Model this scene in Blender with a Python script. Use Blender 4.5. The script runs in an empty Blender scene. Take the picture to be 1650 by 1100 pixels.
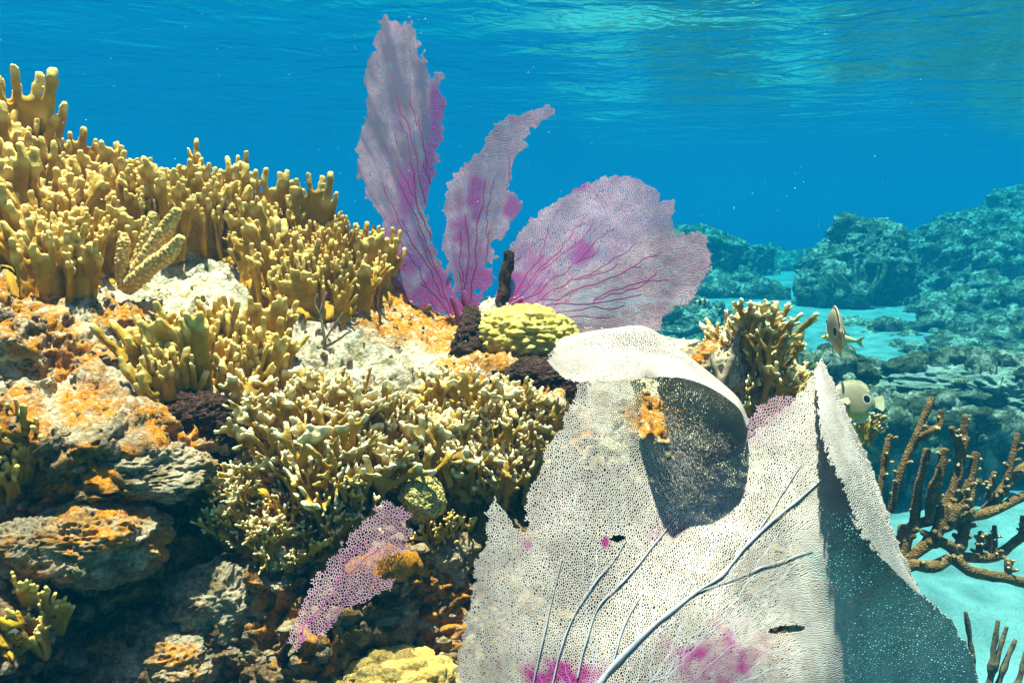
import bpy, bmesh, math, random
import numpy as np
from mathutils import Vector, Matrix, geometry

# ------------------------------------------------------------------ camera, sky, sun, exposure
S = bpy.context.scene
COL = S.collection
F = 1150.0                                   # focal length in photo pixels (1650 wide)
CAM = np.array([0.0, 0.0, 1.6])
PITCH = math.atan(210.0 / F)
cp, sp = math.cos(PITCH), math.sin(PITCH)
FWD = np.array([0, cp, -sp]); UP = np.array([0, sp, cp]); RIGHT = np.array([1.0, 0, 0])
cd = bpy.data.cameras.new('camera'); cam = bpy.data.objects.new('camera', cd); COL.objects.link(cam)
cam.location = CAM; cam.rotation_euler = (math.pi / 2 - PITCH, 0, 0)
cd.sensor_width = 36; cd.lens = 36 * F / 1650; cd.clip_start = 0.02; cd.clip_end = 500
S.camera = cam

SUN_EL, SUN_AZ = 84.0, 345.0                 # azimuth clockwise from +Y (view direction)
sd = Vector((math.sin(math.radians(SUN_AZ)) * math.cos(math.radians(SUN_EL)),
             math.cos(math.radians(SUN_AZ)) * math.cos(math.radians(SUN_EL)), math.sin(math.radians(SUN_EL))))
W = bpy.data.worlds.new('World'); S.world = W; W.use_nodes = True
nt = W.node_tree; nt.nodes.clear()
wo = nt.nodes.new('ShaderNodeOutputWorld'); bg = nt.nodes.new('ShaderNodeBackground'); sk = nt.nodes.new('ShaderNodeTexSky')
sk.sky_type = 'NISHITA'; sk.sun_disc = False
sk.sun_elevation = math.radians(SUN_EL); sk.sun_rotation = math.radians(SUN_AZ)
bg.inputs['Strength'].default_value = 0.06
nt.links.new(sk.outputs[0], bg.inputs[0]); nt.links.new(bg.outputs[0], wo.inputs[0])
sl = bpy.data.lights.new('sun', 'SUN'); sl.energy = 5.0; sl.angle = math.radians(1.0); sl.color = (1.0, 0.75, 0.59)
so = bpy.data.objects.new('sun', sl); COL.objects.link(so); so.rotation_euler = sd.to_track_quat('Z', 'Y').to_euler()
so.location = (0, 0, 20)

S.view_settings.view_transform = 'Standard'; S.view_settings.look = 'None'
S.view_settings.exposure = 2.5; S.view_settings.gamma = 1.0
S.render.engine = 'CYCLES'
cy = S.cycles
cy.use_denoising = True
try: cy.denoiser = 'OPENIMAGEDENOISE'
except Exception: pass
cy.max_bounces = 6; cy.diffuse_bounces = 2; cy.glossy_bounces = 2; cy.transmission_bounces = 2
cy.volume_bounces = 2; cy.transparent_max_bounces = 12
cy.sample_clamp_indirect = 4.0
cy.caustics_reflective = False; cy.caustics_refractive = False

SURF_Z, SEA_Z = 2.72, 0.25
HAZE_D = 0.22

# ------------------------------------------------------------------ small helpers
def P(px, py, d):
    """photo pixel + depth along the view axis -> world point(s)"""
    px = np.asarray(px, float); py = np.asarray(py, float); d = np.asarray(d, float)
    return (CAM + FWD * d[..., None] + RIGHT * ((px - 825) / F * d)[..., None] + UP * ((550 - py) / F * d)[..., None])

def _hash(ix, iy, iz, seed):
    h = (ix.astype(np.uint32) * np.uint32(374761393) + iy.astype(np.uint32) * np.uint32(668265263)
         + iz.astype(np.uint32) * np.uint32(2147483647) + np.uint32((seed * 974711 + 12345) & 0xffffffff))
    h = (h ^ (h >> np.uint32(13))) * np.uint32(1274126177)
    h = (h ^ (h >> np.uint32(16))) * np.uint32(2246822519)
    h = h ^ (h >> np.uint32(15))
    return h.astype(np.float64) / 4294967295.0 * 2 - 1

def vnoise(p, seed=0):
    p = np.asarray(p, float) + 1000.0
    i = np.floor(p).astype(np.int64); f = p - i; f = f * f * f * (f * (f * 6 - 15) + 10)
    r = 0
    for dx in (0, 1):
        wx = f[..., 0] if dx else 1 - f[..., 0]
        for dy in (0, 1):
            wy = f[..., 1] if dy else 1 - f[..., 1]
            for dz in (0, 1):
                wz = f[..., 2] if dz else 1 - f[..., 2]
                r = r + wx * wy * wz * _hash(i[..., 0] + dx, i[..., 1] + dy, i[..., 2] + dz, seed)
    return r

def fbm(p, seed=0, octv=4, gain=0.5, lac=2.03):
    a, s, t = 1.0, 0.0, 0.0
    p = np.asarray(p, float)
    for o in range(octv):
        s = s + a * vnoise(p, seed + o * 17); t += a; a *= gain; p = p * lac + 3.7
    return s / t

def billow(p, seed=0, octv=3):
    a, s, t = 1.0, 0.0, 0.0
    for o in range(octv):
        s = s + a * (1 - 2 * np.abs(vnoise(p, seed + o * 31))); t += a; a *= 0.5; p = np.asarray(p) * 2.1 + 1.3
    return s / t

def tps(pts):
    pts = np.array(pts, float); xy = pts[:, :2] / 500.0; z = pts[:, 2]; n = len(pts)
    def k(r2): return np.where(r2 > 1e-12, r2 * np.log(np.maximum(r2, 1e-12)), 0) * 0.5
    A = k(((xy[:, None] - xy[None]) ** 2).sum(-1)) + np.eye(n) * 1e-3
    Pm = np.c_[np.ones(n), xy]
    M = np.block([[A, Pm], [Pm.T, np.zeros((3, 3))]])
    c = np.linalg.solve(M, np.r_[z, 0, 0, 0])
    def f(px, py):
        q = np.stack([np.asarray(px, float), np.asarray(py, float)], -1) / 500.0
        sh = q.shape[:-1]; q = q.reshape(-1, 2)
        out = np.empty(len(q))
        for a in range(0, len(q), 20000):
            qq = q[a:a + 20000]
            out[a:a + 20000] = k(((qq[:, None] - xy[None]) ** 2).sum(-1)) @ c[:n] + c[n] + qq @ c[n + 1:]
        return out.reshape(sh)
    return f

def inside(poly, x, y):
    poly = np.asarray(poly, float); r = np.zeros(x.shape, bool); j = len(poly) - 1
    for i in range(len(poly)):
        xi, yi = poly[i]; xj, yj = poly[j]
        c = ((yi > y) != (yj > y)) & (x < (xj - xi) * (y - yi) / (yj - yi + 1e-12) + xi)
        r ^= c; j = i
    return r

def mesh(name, v, f, mat=None, attrs=None, smooth=True):
    me = bpy.data.meshes.new(name)
    v = np.asarray(v, float); 
    if isinstance(f, np.ndarray):
        k = f.shape[1]; n = len(f)
        me.vertices.add(len(v)); me.vertices.foreach_set('co', v.ravel())
        me.loops.add(n * k); me.loops.foreach_set('vertex_index', f.ravel().astype(np.int32))
        me.polygons.add(n); me.polygons.foreach_set('loop_start', np.arange(0, n * k, k, dtype=np.int32))
        me.polygons.foreach_set('loop_total', np.full(n, k, dtype=np.int32))
        me.update(calc_edges=True)
    else:
        me.from_pydata(v.tolist(), [], f); me.update()
    me.polygons.foreach_set('use_smooth', np.full(len(me.polygons), smooth))
    for an, av in (attrs or {}).items():
        a = me.attributes.new(an, 'FLOAT', 'POINT'); a.data.foreach_set('value', np.asarray(av, np.float32))
    if mat: me.materials.append(mat)
    return me

def link(name, me, parent=None, loc=None):
    o = bpy.data.objects.new(name, me); COL.objects.link(o)
    if parent is not None: o.parent = parent
    if loc is not None: o.location = loc
    return o

def tag(o, label=None, cat=None, group=None, kind=None):
    if label: o['label'] = label
    if cat: o['category'] = cat
    if group: o['group'] = group
    if kind: o['kind'] = kind
    return o

def thing(name, label, cat, loc, group=None):
    o = bpy.data.objects.new(name, None); COL.objects.link(o); o.location = [float(c) for c in loc]; o.empty_display_size = 0.05
    return tag(o, label, cat, group)

def child(name, v, f, mat, root, attrs=None, smooth=True):
    v = np.asarray(v, float) - np.array(root.location)
    return link(name, mesh(name, v, f, mat, attrs, smooth), root)

def grid_faces(nr, nc, wrap=False):
    r = np.arange(nr - 1)[:, None]; c = np.arange(nc if wrap else nc - 1)[None]
    c2 = (c + 1) % nc
    return np.stack([r * nc + c, r * nc + c2, (r + 1) * nc + c2, (r + 1) * nc + c], -1).reshape(-1, 4)

def tube(pts, rad, seg=8, flat=1.0, caps=True, lump=0.0, seed=0):
    pts = np.asarray(pts, float); rad = np.broadcast_to(np.asarray(rad, float), (len(pts),)).copy()
    t = np.gradient(pts, axis=0); t /= np.linalg.norm(t, axis=1)[:, None] + 1e-12
    ref = np.array([0, 1.0, 0]) if abs(t[:, 1]).mean() < 0.85 else np.array([1.0, 0, 0])
    a = np.cross(t, ref); a /= np.linalg.norm(a, axis=1)[:, None] + 1e-12; b = np.cross(t, a)
    if caps:                                   # rounded ends
        def cap(i, s):
            r = rad[i]; q = [(0.30, 0.93), (0.55, 0.68), (0.66, 0.20)]
            return [(pts[i] + s * t[i] * r * h, r * k, a[i], b[i]) for h, k in q]
        st = cap(0, -1)[::-1]; en = cap(-1, 1)
        C = np.array([s[0] for s in st] + list(pts) + [s[0] for s in en]); R = np.array([s[1] for s in st] + list(rad) + [s[1] for s in en])
        A = np.array([s[2] for s in st] + list(a) + [s[2] for s in en]); B = np.array([s[3] for s in st] + list(b) + [s[3] for s in en])
    else: C, R, A, B = pts, rad, a, b
    th = np.linspace(0, 2 * np.pi, seg, endpoint=False)
    v = C[:, None] + R[:, None, None] * (np.cos(th)[None, :, None] * A[:, None] + flat * np.sin(th)[None, :, None] * B[:, None])
    n = len(C); v = v.reshape(-1, 3)
    if lump:
        c0 = np.repeat(C, seg, 0); v = c0 + (v - c0) * (1 + lump * vnoise(v * 60, seed))[:, None]
    f = [tuple(q) for q in grid_faces(n, seg, True)]
    if caps: f.append(tuple(range(seg))[::-1]); f.append(tuple(range((n - 1) * seg, n * seg)))
    return v, f

def join(parts):
    V, Fc, k = [], [], 0
    for v, f in parts:
        V.append(np.asarray(v)); Fc += [tuple(int(i) + k for i in q) for q in f]; k += len(v)
    return np.concatenate(V), Fc

def smoothline(pts, n):
    """Catmull-Rom resample"""
    p = np.asarray(pts, float); p = np.vstack([2 * p[0] - p[1], p, 2 * p[-1] - p[-2]])
    m = len(p) - 3; u = np.linspace(0, m - 1e-9, n); i = u.astype(int); t = (u - i)[:, None]
    a, b, c, d = p[i], p[i + 1], p[i + 2], p[i + 3]
    return 0.5 * (2 * b + (c - a) * t + (2 * a - 5 * b + 4 * c - d) * t ** 2 + (3 * b - a - 3 * c + d) * t ** 3)

def remesh(v, f, voxel, smooth_it=4):
    me = mesh('tmp', v, f); o = link('tmp', me)
    m = o.modifiers.new('r', 'REMESH'); m.mode = 'VOXEL'; m.voxel_size = voxel
    if smooth_it:
        s = o.modifiers.new('s', 'SMOOTH'); s.factor = 0.5; s.iterations = smooth_it
    dg = bpy.context.evaluated_depsgraph_get(); dg.update()
    ev = o.evaluated_get(dg); r = bpy.data.meshes.new_from_object(ev)
    n = len(r.vertices); vv = np.empty(n * 3); r.vertices.foreach_get('co', vv)
    ff = [tuple(p.vertices) for p in r.polygons]
    bpy.data.objects.remove(o); bpy.data.meshes.remove(me); bpy.data.meshes.remove(r)
    return vv.reshape(-1, 3), ff

def sphere(n_lat=24, n_lon=40):
    la = np.linspace(-np.pi / 2, np.pi / 2, n_lat)[:, None]; lo = np.linspace(0, 2 * np.pi, n_lon, endpoint=False)[None]
    v = np.stack([np.cos(la) * np.cos(lo), np.cos(la) * np.sin(lo), np.sin(la) + 0 * lo], -1).reshape(-1, 3)
    return v, grid_faces(n_lat, n_lon, True)

# ------------------------------------------------------------------ materials
class NT:
    def __init__(s, name):
        s.m = bpy.data.materials.new(name); s.m.use_nodes = True; s.t = s.m.node_tree; s.t.nodes.clear()
        s.out = s.n('ShaderNodeOutputMaterial'); s.b = s.n('ShaderNodeBsdfPrincipled'); s.l(s.b.outputs[0], s.out.inputs[0])
        s.b.inputs['Specular IOR Level'].default_value = 0.15; s.b.inputs['Roughness'].default_value = 0.85
    def n(s, t, **k):
        x = s.t.nodes.new(t)
        for a, v in k.items(): setattr(x, a, v)
        return x
    def l(s, a, b): s.t.links.new(a, b)
    def coord(s): return s.n('ShaderNodeTexCoord').outputs['Object']
    def noise(s, scale, detail=4, rough=0.6, vec=None, dist=0):
        x = s.n('ShaderNodeTexNoise'); x.inputs['Scale'].default_value = scale; x.inputs['Detail'].default_value = detail
        x.inputs['Roughness'].default_value = rough; x.inputs['Distortion'].default_value = dist
        s.l(vec if vec is not None else s.coord(), x.inputs['Vector']); return x.outputs['Fac']
    def voro(s, scale, vec=None, feat='F1'):
        x = s.n('ShaderNodeTexVoronoi'); x.feature = feat; x.inputs['Scale'].default_value = scale
        s.l(vec if vec is not None else s.coord(), x.inputs['Vector']); return x.outputs['Distance']
    def ramp(s, fac, stops):
        x = s.n('ShaderNodeValToRGB'); e = x.color_ramp.elements
        while len(e) < len(stops): e.new(0.5)
        for q, (p, c) in zip(e, stops):
            q.position = p; q.color = (c, c, c, 1) if np.isscalar(c) else (*c, 1)
        s.l(fac, x.inputs[0]); return x.outputs[0]
    def mix(s, fac, a, b, mode='MIX'):
        x = s.n('ShaderNodeMix', data_type='RGBA', blend_type=mode)
        for i, q in ((0, fac), (6, a), (7, b)):
            if hasattr(q, 'links'): s.l(q, x.inputs[i])
            elif i == 0: x.inputs[0].default_value = q
            else: x.inputs[i].default_value = (*q, 1)
        return x.outputs[2]
    def math(s, op, a, b=0.0):
        x = s.n('ShaderNodeMath', operation=op)
        for i, q in enumerate((a, b)):
            if hasattr(q, 'links'): s.l(q, x.inputs[i])
            else: x.inputs[i].default_value = q
        return x.outputs[0]
    def attr(s, name): return s.n('ShaderNodeAttribute', attribute_name=name).outputs['Fac']
    def color(s, c):
        if hasattr(c, 'links'): s.l(c, s.b.inputs['Base Color'])
        else: s.b.inputs['Base Color'].default_value = (*c, 1)
        return s
    def bump(s, h, strength=0.5, dist=0.003):
        x = s.n('ShaderNodeBump'); x.inputs['Strength'].default_value = strength; x.inputs['Distance'].default_value = dist
        s.l(h, x.inputs['Height']); s.l(x.outputs[0], s.b.inputs['Normal']); return s

def m_reef():
    n = NT('reef_rock')
    big = n.noise(9, 5, 0.65); mid = n.noise(34, 5, 0.7, dist=0.6); fine = n.noise(190, 4, 0.75)
    cream = n.mix(n.ramp(fine, [(0.35, 0.0), (0.62, 1.0)]), (0.64, 0.52, 0.33), (0.86, 0.77, 0.56))
    tan = n.mix(n.ramp(mid, [(0.50, 0.0), (0.64, 1.0)]), cream, (0.45, 0.28, 0.10))
    brown = n.mix(n.ramp(fine, [(0.4, 0.0), (0.6, 1.0)]), (0.055, 0.032, 0.014), (0.22, 0.12, 0.045))
    base = n.mix(n.ramp(n.noise(44, 5, .7, dist=.5), [(0.56, 0.0), (0.68, 1.0)]), tan, brown)
    green = n.mix(n.ramp(n.noise(21, 4, 0.6, dist=1.0), [(0.52, 0), (0.64, 0.75)]), base, (0.10, 0.11, 0.035))
    pink = n.mix(n.ramp(n.noise(27, 3, 0.5, dist=0.4), [(0.66, 0), (0.71, 0.8)]), green, (0.30, 0.10, 0.11))
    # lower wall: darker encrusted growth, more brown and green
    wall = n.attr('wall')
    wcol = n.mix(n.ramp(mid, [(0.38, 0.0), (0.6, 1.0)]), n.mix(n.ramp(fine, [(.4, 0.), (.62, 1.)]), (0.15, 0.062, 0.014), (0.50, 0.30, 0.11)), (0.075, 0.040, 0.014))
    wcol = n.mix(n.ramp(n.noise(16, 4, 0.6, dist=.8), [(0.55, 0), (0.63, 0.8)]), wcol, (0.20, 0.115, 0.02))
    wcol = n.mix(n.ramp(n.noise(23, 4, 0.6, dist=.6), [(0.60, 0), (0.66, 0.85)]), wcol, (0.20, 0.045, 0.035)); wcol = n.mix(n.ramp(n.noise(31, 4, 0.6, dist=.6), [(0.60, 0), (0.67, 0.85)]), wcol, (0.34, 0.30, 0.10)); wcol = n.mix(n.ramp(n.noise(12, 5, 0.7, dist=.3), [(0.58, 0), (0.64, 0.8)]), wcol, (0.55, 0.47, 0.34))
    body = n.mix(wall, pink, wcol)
    og = n.math('MULTIPLY', n.attr('orange'), n.ramp(n.noise(60, 5, 0.7), [(0.36, 0.0), (0.52, 1.0)]))
    ocol = n.mix(n.ramp(fine, [(0.35, 0.0), (0.65, 1.0)]), (0.42, 0.13, 0.004), (0.80, 0.32, 0.015))
    n.color(n.mix(og, body, ocol))
    h = n.math('ADD', n.math('MULTIPLY', n.noise(120, 6, 0.75), 1.0), n.math('MULTIPLY', n.voro(150), 0.35))
    n.bump(h, 1.0, 0.012)
    return n.m

def m_fire(name, c0, c1, tipc):
    n = NT(name)
    c = n.mix(n.ramp(n.noise(38, 4, 0.6), [(0.35, 0), (0.65, 1)]), c0, c1)
    ri = n.n('ShaderNodeObjectInfo').outputs['Random']
    c = n.mix(n.math('MULTIPLY', ri, 0.45), c, (0.20, 0.12, 0.012)); c = n.mix(n.ramp(n.noise(95, 4, .7), [(.60, 0.), (.70, .7)]), c, (0.13, 0.075, 0.02))
    c = n.mix(n.attr('tip'), c, tipc)
    n.color(c); n.b.inputs['Roughness'].default_value = 0.75
    n.bump(n.math('ADD', n.noise(420, 3, 0.7), n.math('MULTIPLY', n.voro(600), 0.4)), 0.5, 0.0022)
    return n.m

def m_fan(name, c0, c1, purple, vein=None):
    n = NT(name)
    c = n.mix(n.ramp(n.noise(22, 4, 0.65), [(0.35, 0), (0.65, 1)]), c0, c1)
    c = n.mix(n.math('MULTIPLY', n.attr('dark'), 0.85), c, (0.12, 0.068, 0.085)); c = n.mix(n.attr('tint'), c, purple)
    n.color(c); n.b.inputs['Roughness'].default_value = 0.8
    n.bump(n.noise(900, 2, 0.6), 0.4, 0.001)
    return n.m

def m_plain(name, c0, c1, scale=40, bump=0.5, dist=0.004, vor=0, rough=0.85, bs=200):
    n = NT(name)
    n.color(n.mix(n.ramp(n.noise(scale, 5, 0.65), [(0.38, 0), (0.62, 1)]), c0, c1))
    h = n.noise(bs, 5, 0.7)
    if vor: h = n.math('ADD', h, n.math('MULTIPLY', n.voro(vor), 0.8))
    n.bump(h, bump, dist); n.b.inputs['Roughness'].default_value = rough
    return n.m

M = {}
M['reef'] = m_reef()
M['fire'] = m_fire('fire_coral_mustard', (0.36, 0.165, 0.005), (0.58, 0.315, 0.012), (0.82, 0.58, 0.17))
M['lace'] = m_fire('fire_coral_pale', (0.27, 0.14, 0.008), (0.47, 0.275, 0.026), (0.86, 0.72, 0.38))
M['fan_white'] = m_fan('sea_fan_cream', (0.30, 0.25, 0.215), (0.44, 0.375, 0.33), (0.26, 0.025, 0.14))
M['fan_vein'] = m_fan('sea_fan_grey_vein', (0.22, 0.22, 0.245), (0.33, 0.325, 0.35), (0.30, 0.06, 0.26))
M['fan_purple'] = m_fan('sea_fan_lilac', (0.28, 0.14, 0.19), (0.41, 0.255, 0.295), (0.28, 0.025, 0.15))
M['fan_pvein'] = m_fan('sea_fan_magenta_vein', (0.18, 0.035, 0.12), (0.25, 0.06, 0.16), (0.16, 0.015, 0.08))
M['mustard'] = m_plain('mustard_coral', (0.40, 0.30, 0.04), (0.58, 0.48, 0.13), 60, 0.5, 0.002, 700)
M['mustard2'] = m_plain('pale_lump_coral', (0.40, 0.24, 0.05), (0.52, 0.35, 0.11), 40, 0.5, 0.003, 500)
M['darkalga'] = m_plain('dark_brown_sponge', (0.022, 0.010, 0.007), (0.10, 0.045, 0.026), 130, 1.0, 0.008, 260, bs=300)
M['sand'] = m_plain('coral_sand', (0.085, 0.165, 0.16), (0.14, 0.255, 0.245), 4, 1.0, 0.05, bs=14)
n_ = NT('far_reef'); fc = n_.mix(n_.ramp(n_.noise(5, 6, .7, dist=.5), [(.46, 0.), (.60, 1.)]), (0.09, 0.11, 0.05), (0.58, 0.60, 0.46))
fc = n_.mix(n_.ramp(n_.noise(14, 5, .7), [(.40, 1.), (.52, 0.)]), fc, (0.05, 0.06, 0.03)); fc = n_.mix(n_.ramp(n_.noise(9, 4, .6, dist=.3), [(.60, 0.), (.66, .8)]), fc, (0.40, 0.34, 0.06)); n_.color(fc)
n_.bump(n_.math('ADD', n_.noise(30, 6, .75), n_.math('MULTIPLY', n_.voro(20), .8)), 1.0, .10); M['far'] = n_.m

# ------------------------------------------------------------------ water, sea surface, seabed
def water_surface():
    nr, nc = 330, 520
    r = np.r_[0, np.geomspace(0.25, 260, nr - 1)]; th = np.linspace(0, 2 * np.pi, nc, endpoint=False)
    x = r[:, None] * np.sin(th); y = r[:, None] * np.cos(th)
    p = np.stack([x, y, 0 * x], -1)
    fade = 1 / (1 + (r[:, None] / 30) ** 2)
    z = 0.05 * fbm(p * np.array([0.40, 0.6, 1]), 3, 3) + 0.012 * fbm(p * np.array([1.6, 2.6, 1]), 5, 3) * fade
    v = np.stack([x, y, SURF_Z + z], -1).reshape(-1, 3)
    n = NT('sea_surface'); n.t.nodes.remove(n.b)
    co = n.n('ShaderNodeTexCoord').outputs['Object']
    mp = n.n('ShaderNodeMapping'); mp.inputs['Scale'].default_value = (1.0, 1.15, 1.0); n.l(co, mp.inputs[0])
    h = n.math('ADD', n.noise(1.9, 3, 0.5, mp.outputs[0], 0.9), n.math('MULTIPLY', n.noise(7, 2, 0.5, mp.outputs[0], 0.7), 0.25))
    bp = n.n('ShaderNodeBump'); bp.inputs['Strength'].default_value = 0.36; bp.inputs['Distance'].default_value = 0.10; n.l(h, bp.inputs['Height'])
    fr = n.n('ShaderNodeFresnel'); fr.inputs['IOR'].default_value = 1.33; n.l(bp.outputs[0], fr.inputs['Normal'])
    wv = n.n('ShaderNodeMapping'); n.l(co, wv.inputs[0]); nz = n.n('ShaderNodeTexNoise'); nz.inputs['Scale'].default_value = 2.5; n.l(co, nz.inputs['Vector'])
    wa = n.n('ShaderNodeVectorMath', operation='MULTIPLY_ADD'); n.l(nz.outputs['Color'], wa.inputs[0]); wa.inputs[1].default_value = (.35, .35, 0); n.l(co, wa.inputs[2])
    w2 = n.n('ShaderNodeVectorMath', operation='MULTIPLY'); n.l(wa.outputs[0], w2.inputs[0]); w2.inputs[1].default_value = (1, 1, 0)
    ca = n.ramp(n.voro(4.2, w2.outputs[0], 'DISTANCE_TO_EDGE'), [(0.0, 1.0), (0.10, 0.90), (0.30, 0.66)])  # caustic light network painted into the surface's transparent tint, dapples what lies below
    tr = n.n('ShaderNodeBsdfTransparent'); n.l(ca, tr.inputs['Color']); gl = n.n('ShaderNodeBsdfGlossy'); gl.inputs['Roughness'].default_value = 0.13
    gl.inputs['Color'].default_value = (0.95, 0.97, 1, 1); n.l(bp.outputs[0], gl.inputs['Normal'])
    mx = n.n('ShaderNodeMixShader'); n.l(fr.outputs[0], mx.inputs[0]); n.l(tr.outputs[0], mx.inputs[1]); n.l(gl.outputs[0], mx.inputs[2])
    n.l(mx.outputs[0], n.out.inputs[0])
    o = link('water_surface', mesh('water_surface', v, grid_faces(nr, nc, True), n.m)); tag(o, kind='structure')

def haze():
    v, f = np.array([(x, y, z) for x in (-160, 160) for y in (-160, 160) for z in (SEA_Z - 9.0, SURF_Z + 0.14)], float), \
        [(0, 1, 3, 2), (4, 6, 7, 5), (0, 4, 5, 1), (2, 3, 7, 6), (0, 2, 6, 4), (1, 5, 7, 3)]
    n = NT('haze'); n.t.nodes.remove(n.b)
    pv = n.n('ShaderNodeVolumePrincipled'); pv.inputs['Color'].default_value = (0.001, 0.0390, 0.0740, 1)
    pv.inputs['Density'].default_value = HAZE_D; pv.inputs['Absorption Color'].default_value = (0.0, 0.573, 0.699, 1)
    pv.inputs['Anisotropy'].default_value = 0.0
    n.l(pv.outputs[0], n.out.inputs['Volume'])
    o = link('haze', mesh('haze', v, f, n.m, smooth=False)); tag(o, kind='stuff')

def seabed_z(x, y):
    p = np.stack([x, y, 0 * x], -1)
    drop = -5.0 * np.clip((-x - 0.6 + 0.15 * y) / 4, 0, 1) ** 1.2
    return SEA_Z + drop + 0.25 * fbm(p * 0.25, 40, 3) + 0.05 * fbm(p * 1.4, 41, 3) + 0.25 * np.clip((y - 6) / 8, 0, 1) - 8.0 * np.clip((np.hypot(x, y) - 16) / 30, 0, 1) ** 1.3

def seabed():
    nr, nc = 200, 320
    r = np.r_[0, np.geomspace(0.3, 260, nr - 1)]; th = np.linspace(0, 2 * np.pi, nc, endpoint=False)
    x = r[:, None] * np.sin(th); y = r[:, None] * np.cos(th)
    v = np.stack([x, y, seabed_z(x, y)], -1).reshape(-1, 3)
    o = link('seabed', mesh('seabed', v, grid_faces(nr, nc, True)[:, ::-1].copy(), M['sand'])); tag(o, kind='structure')

water_surface(); seabed(); haze()

# ------------------------------------------------------------------ the reef ledge in front
CREST = np.array([(-900, 60), (-300, 150), (-60, 215), (0, 255), (60, 300), (150, 325), (250, 325), (330, 340), (400, 378), (480, 388), (560, 425), (615, 462),
                  (680, 500), (740, 514), (790, 500), (830, 492), (900, 528), (960, 548), (1050, 566), (1100, 566), (1180, 590), (1260, 650)], float)
DEPTH = tps([
    (-900, 60, 1.25), (-300, 150, 1.2), (-60, 215, 1.22), (0, 255, 1.3), (150, 325, 1.4), (330, 340, 1.45), (480, 388, 1.5), (615, 462, 1.5), (740, 514, 1.5), (830, 492, 1.52), (900, 528, 1.5), (1050, 566, 1.5), (1180, 590, 1.45), (1260, 650, 1.4),
    (-300, 420, 0.98), (0, 400, 1.15), (150, 420, 1.2), (300, 430, 1.3), (450, 470, 1.3), (560, 500, 1.34),
    (20, 480, 0.98), (110, 490, 1.04), (250, 490, 1.14), (450, 560, 1.15), (600, 560, 1.26), (700, 580, 1.27), (850, 600, 1.27),
    (0, 640, .9), (70, 640, .93), (200, 600, 1.0), (150, 700, .85), (60, 690, .84), (260, 690, .93), (400, 660, 1.03), (550, 650, 1.08), (700, 640, 1.14), (800, 650, 1.18), (900, 660, 1.18), (1050, 690, 1.2),
    (50, 790, .90), (150, 770, .87), (250, 790, .97), (350, 800, .98), (430, 740, 1.0), (500, 800, 1.0), (600, 820, 1.03), (720, 830, 1.06), (800, 850, 1.08), (1000, 850, 1.18), (1200, 850, 1.22),
    (0, 880, .86), (150, 850, .88), (150, 930, .94), (300, 930, .97), (450, 930, .98), (600, 950, 1.0), (700, 1000, 1.0), (850, 1000, 1.04), (1100, 1000, 1.12), (1250, 1000, 1.18),
    (0, 1100, .86), (200, 1100, .90), (400, 1080, .93), (620, 1090, .94), (750, 1100, .95), (960, 1250, .84), (1250, 1100, 1.08), (0, 1400, .74), (600, 1400, .80), (1250, 1400, .95),
    (-900, 500, .9), (-900, 900, .7), (-900, 1400, .55)])
ORANGE = [(20, 490, 60), (70, 545, 55), (110, 590, 60), (30, 690, 50), (150, 660, 40), (330, 690, 45), (265, 700, 60), (640, 508, 60), (720, 545, 45), (790, 585, 50), (750, 610, 40),
          (1050, 680, 45), (895, 700, 50), (860, 640, 40), (690, 520, 40), (200, 520, 40), (160, 745, 40), (200, 860, 45), (700, 950, 40), (20, 1000, 50), (380, 950, 40), (330, 880, 40), (430, 985, 45), (610, 930, 45), (240, 935, 40), (90, 800, 45), (500, 1060, 50), (690, 1020, 45), (110, 1050, 50), (540, 780, 30)]

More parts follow.
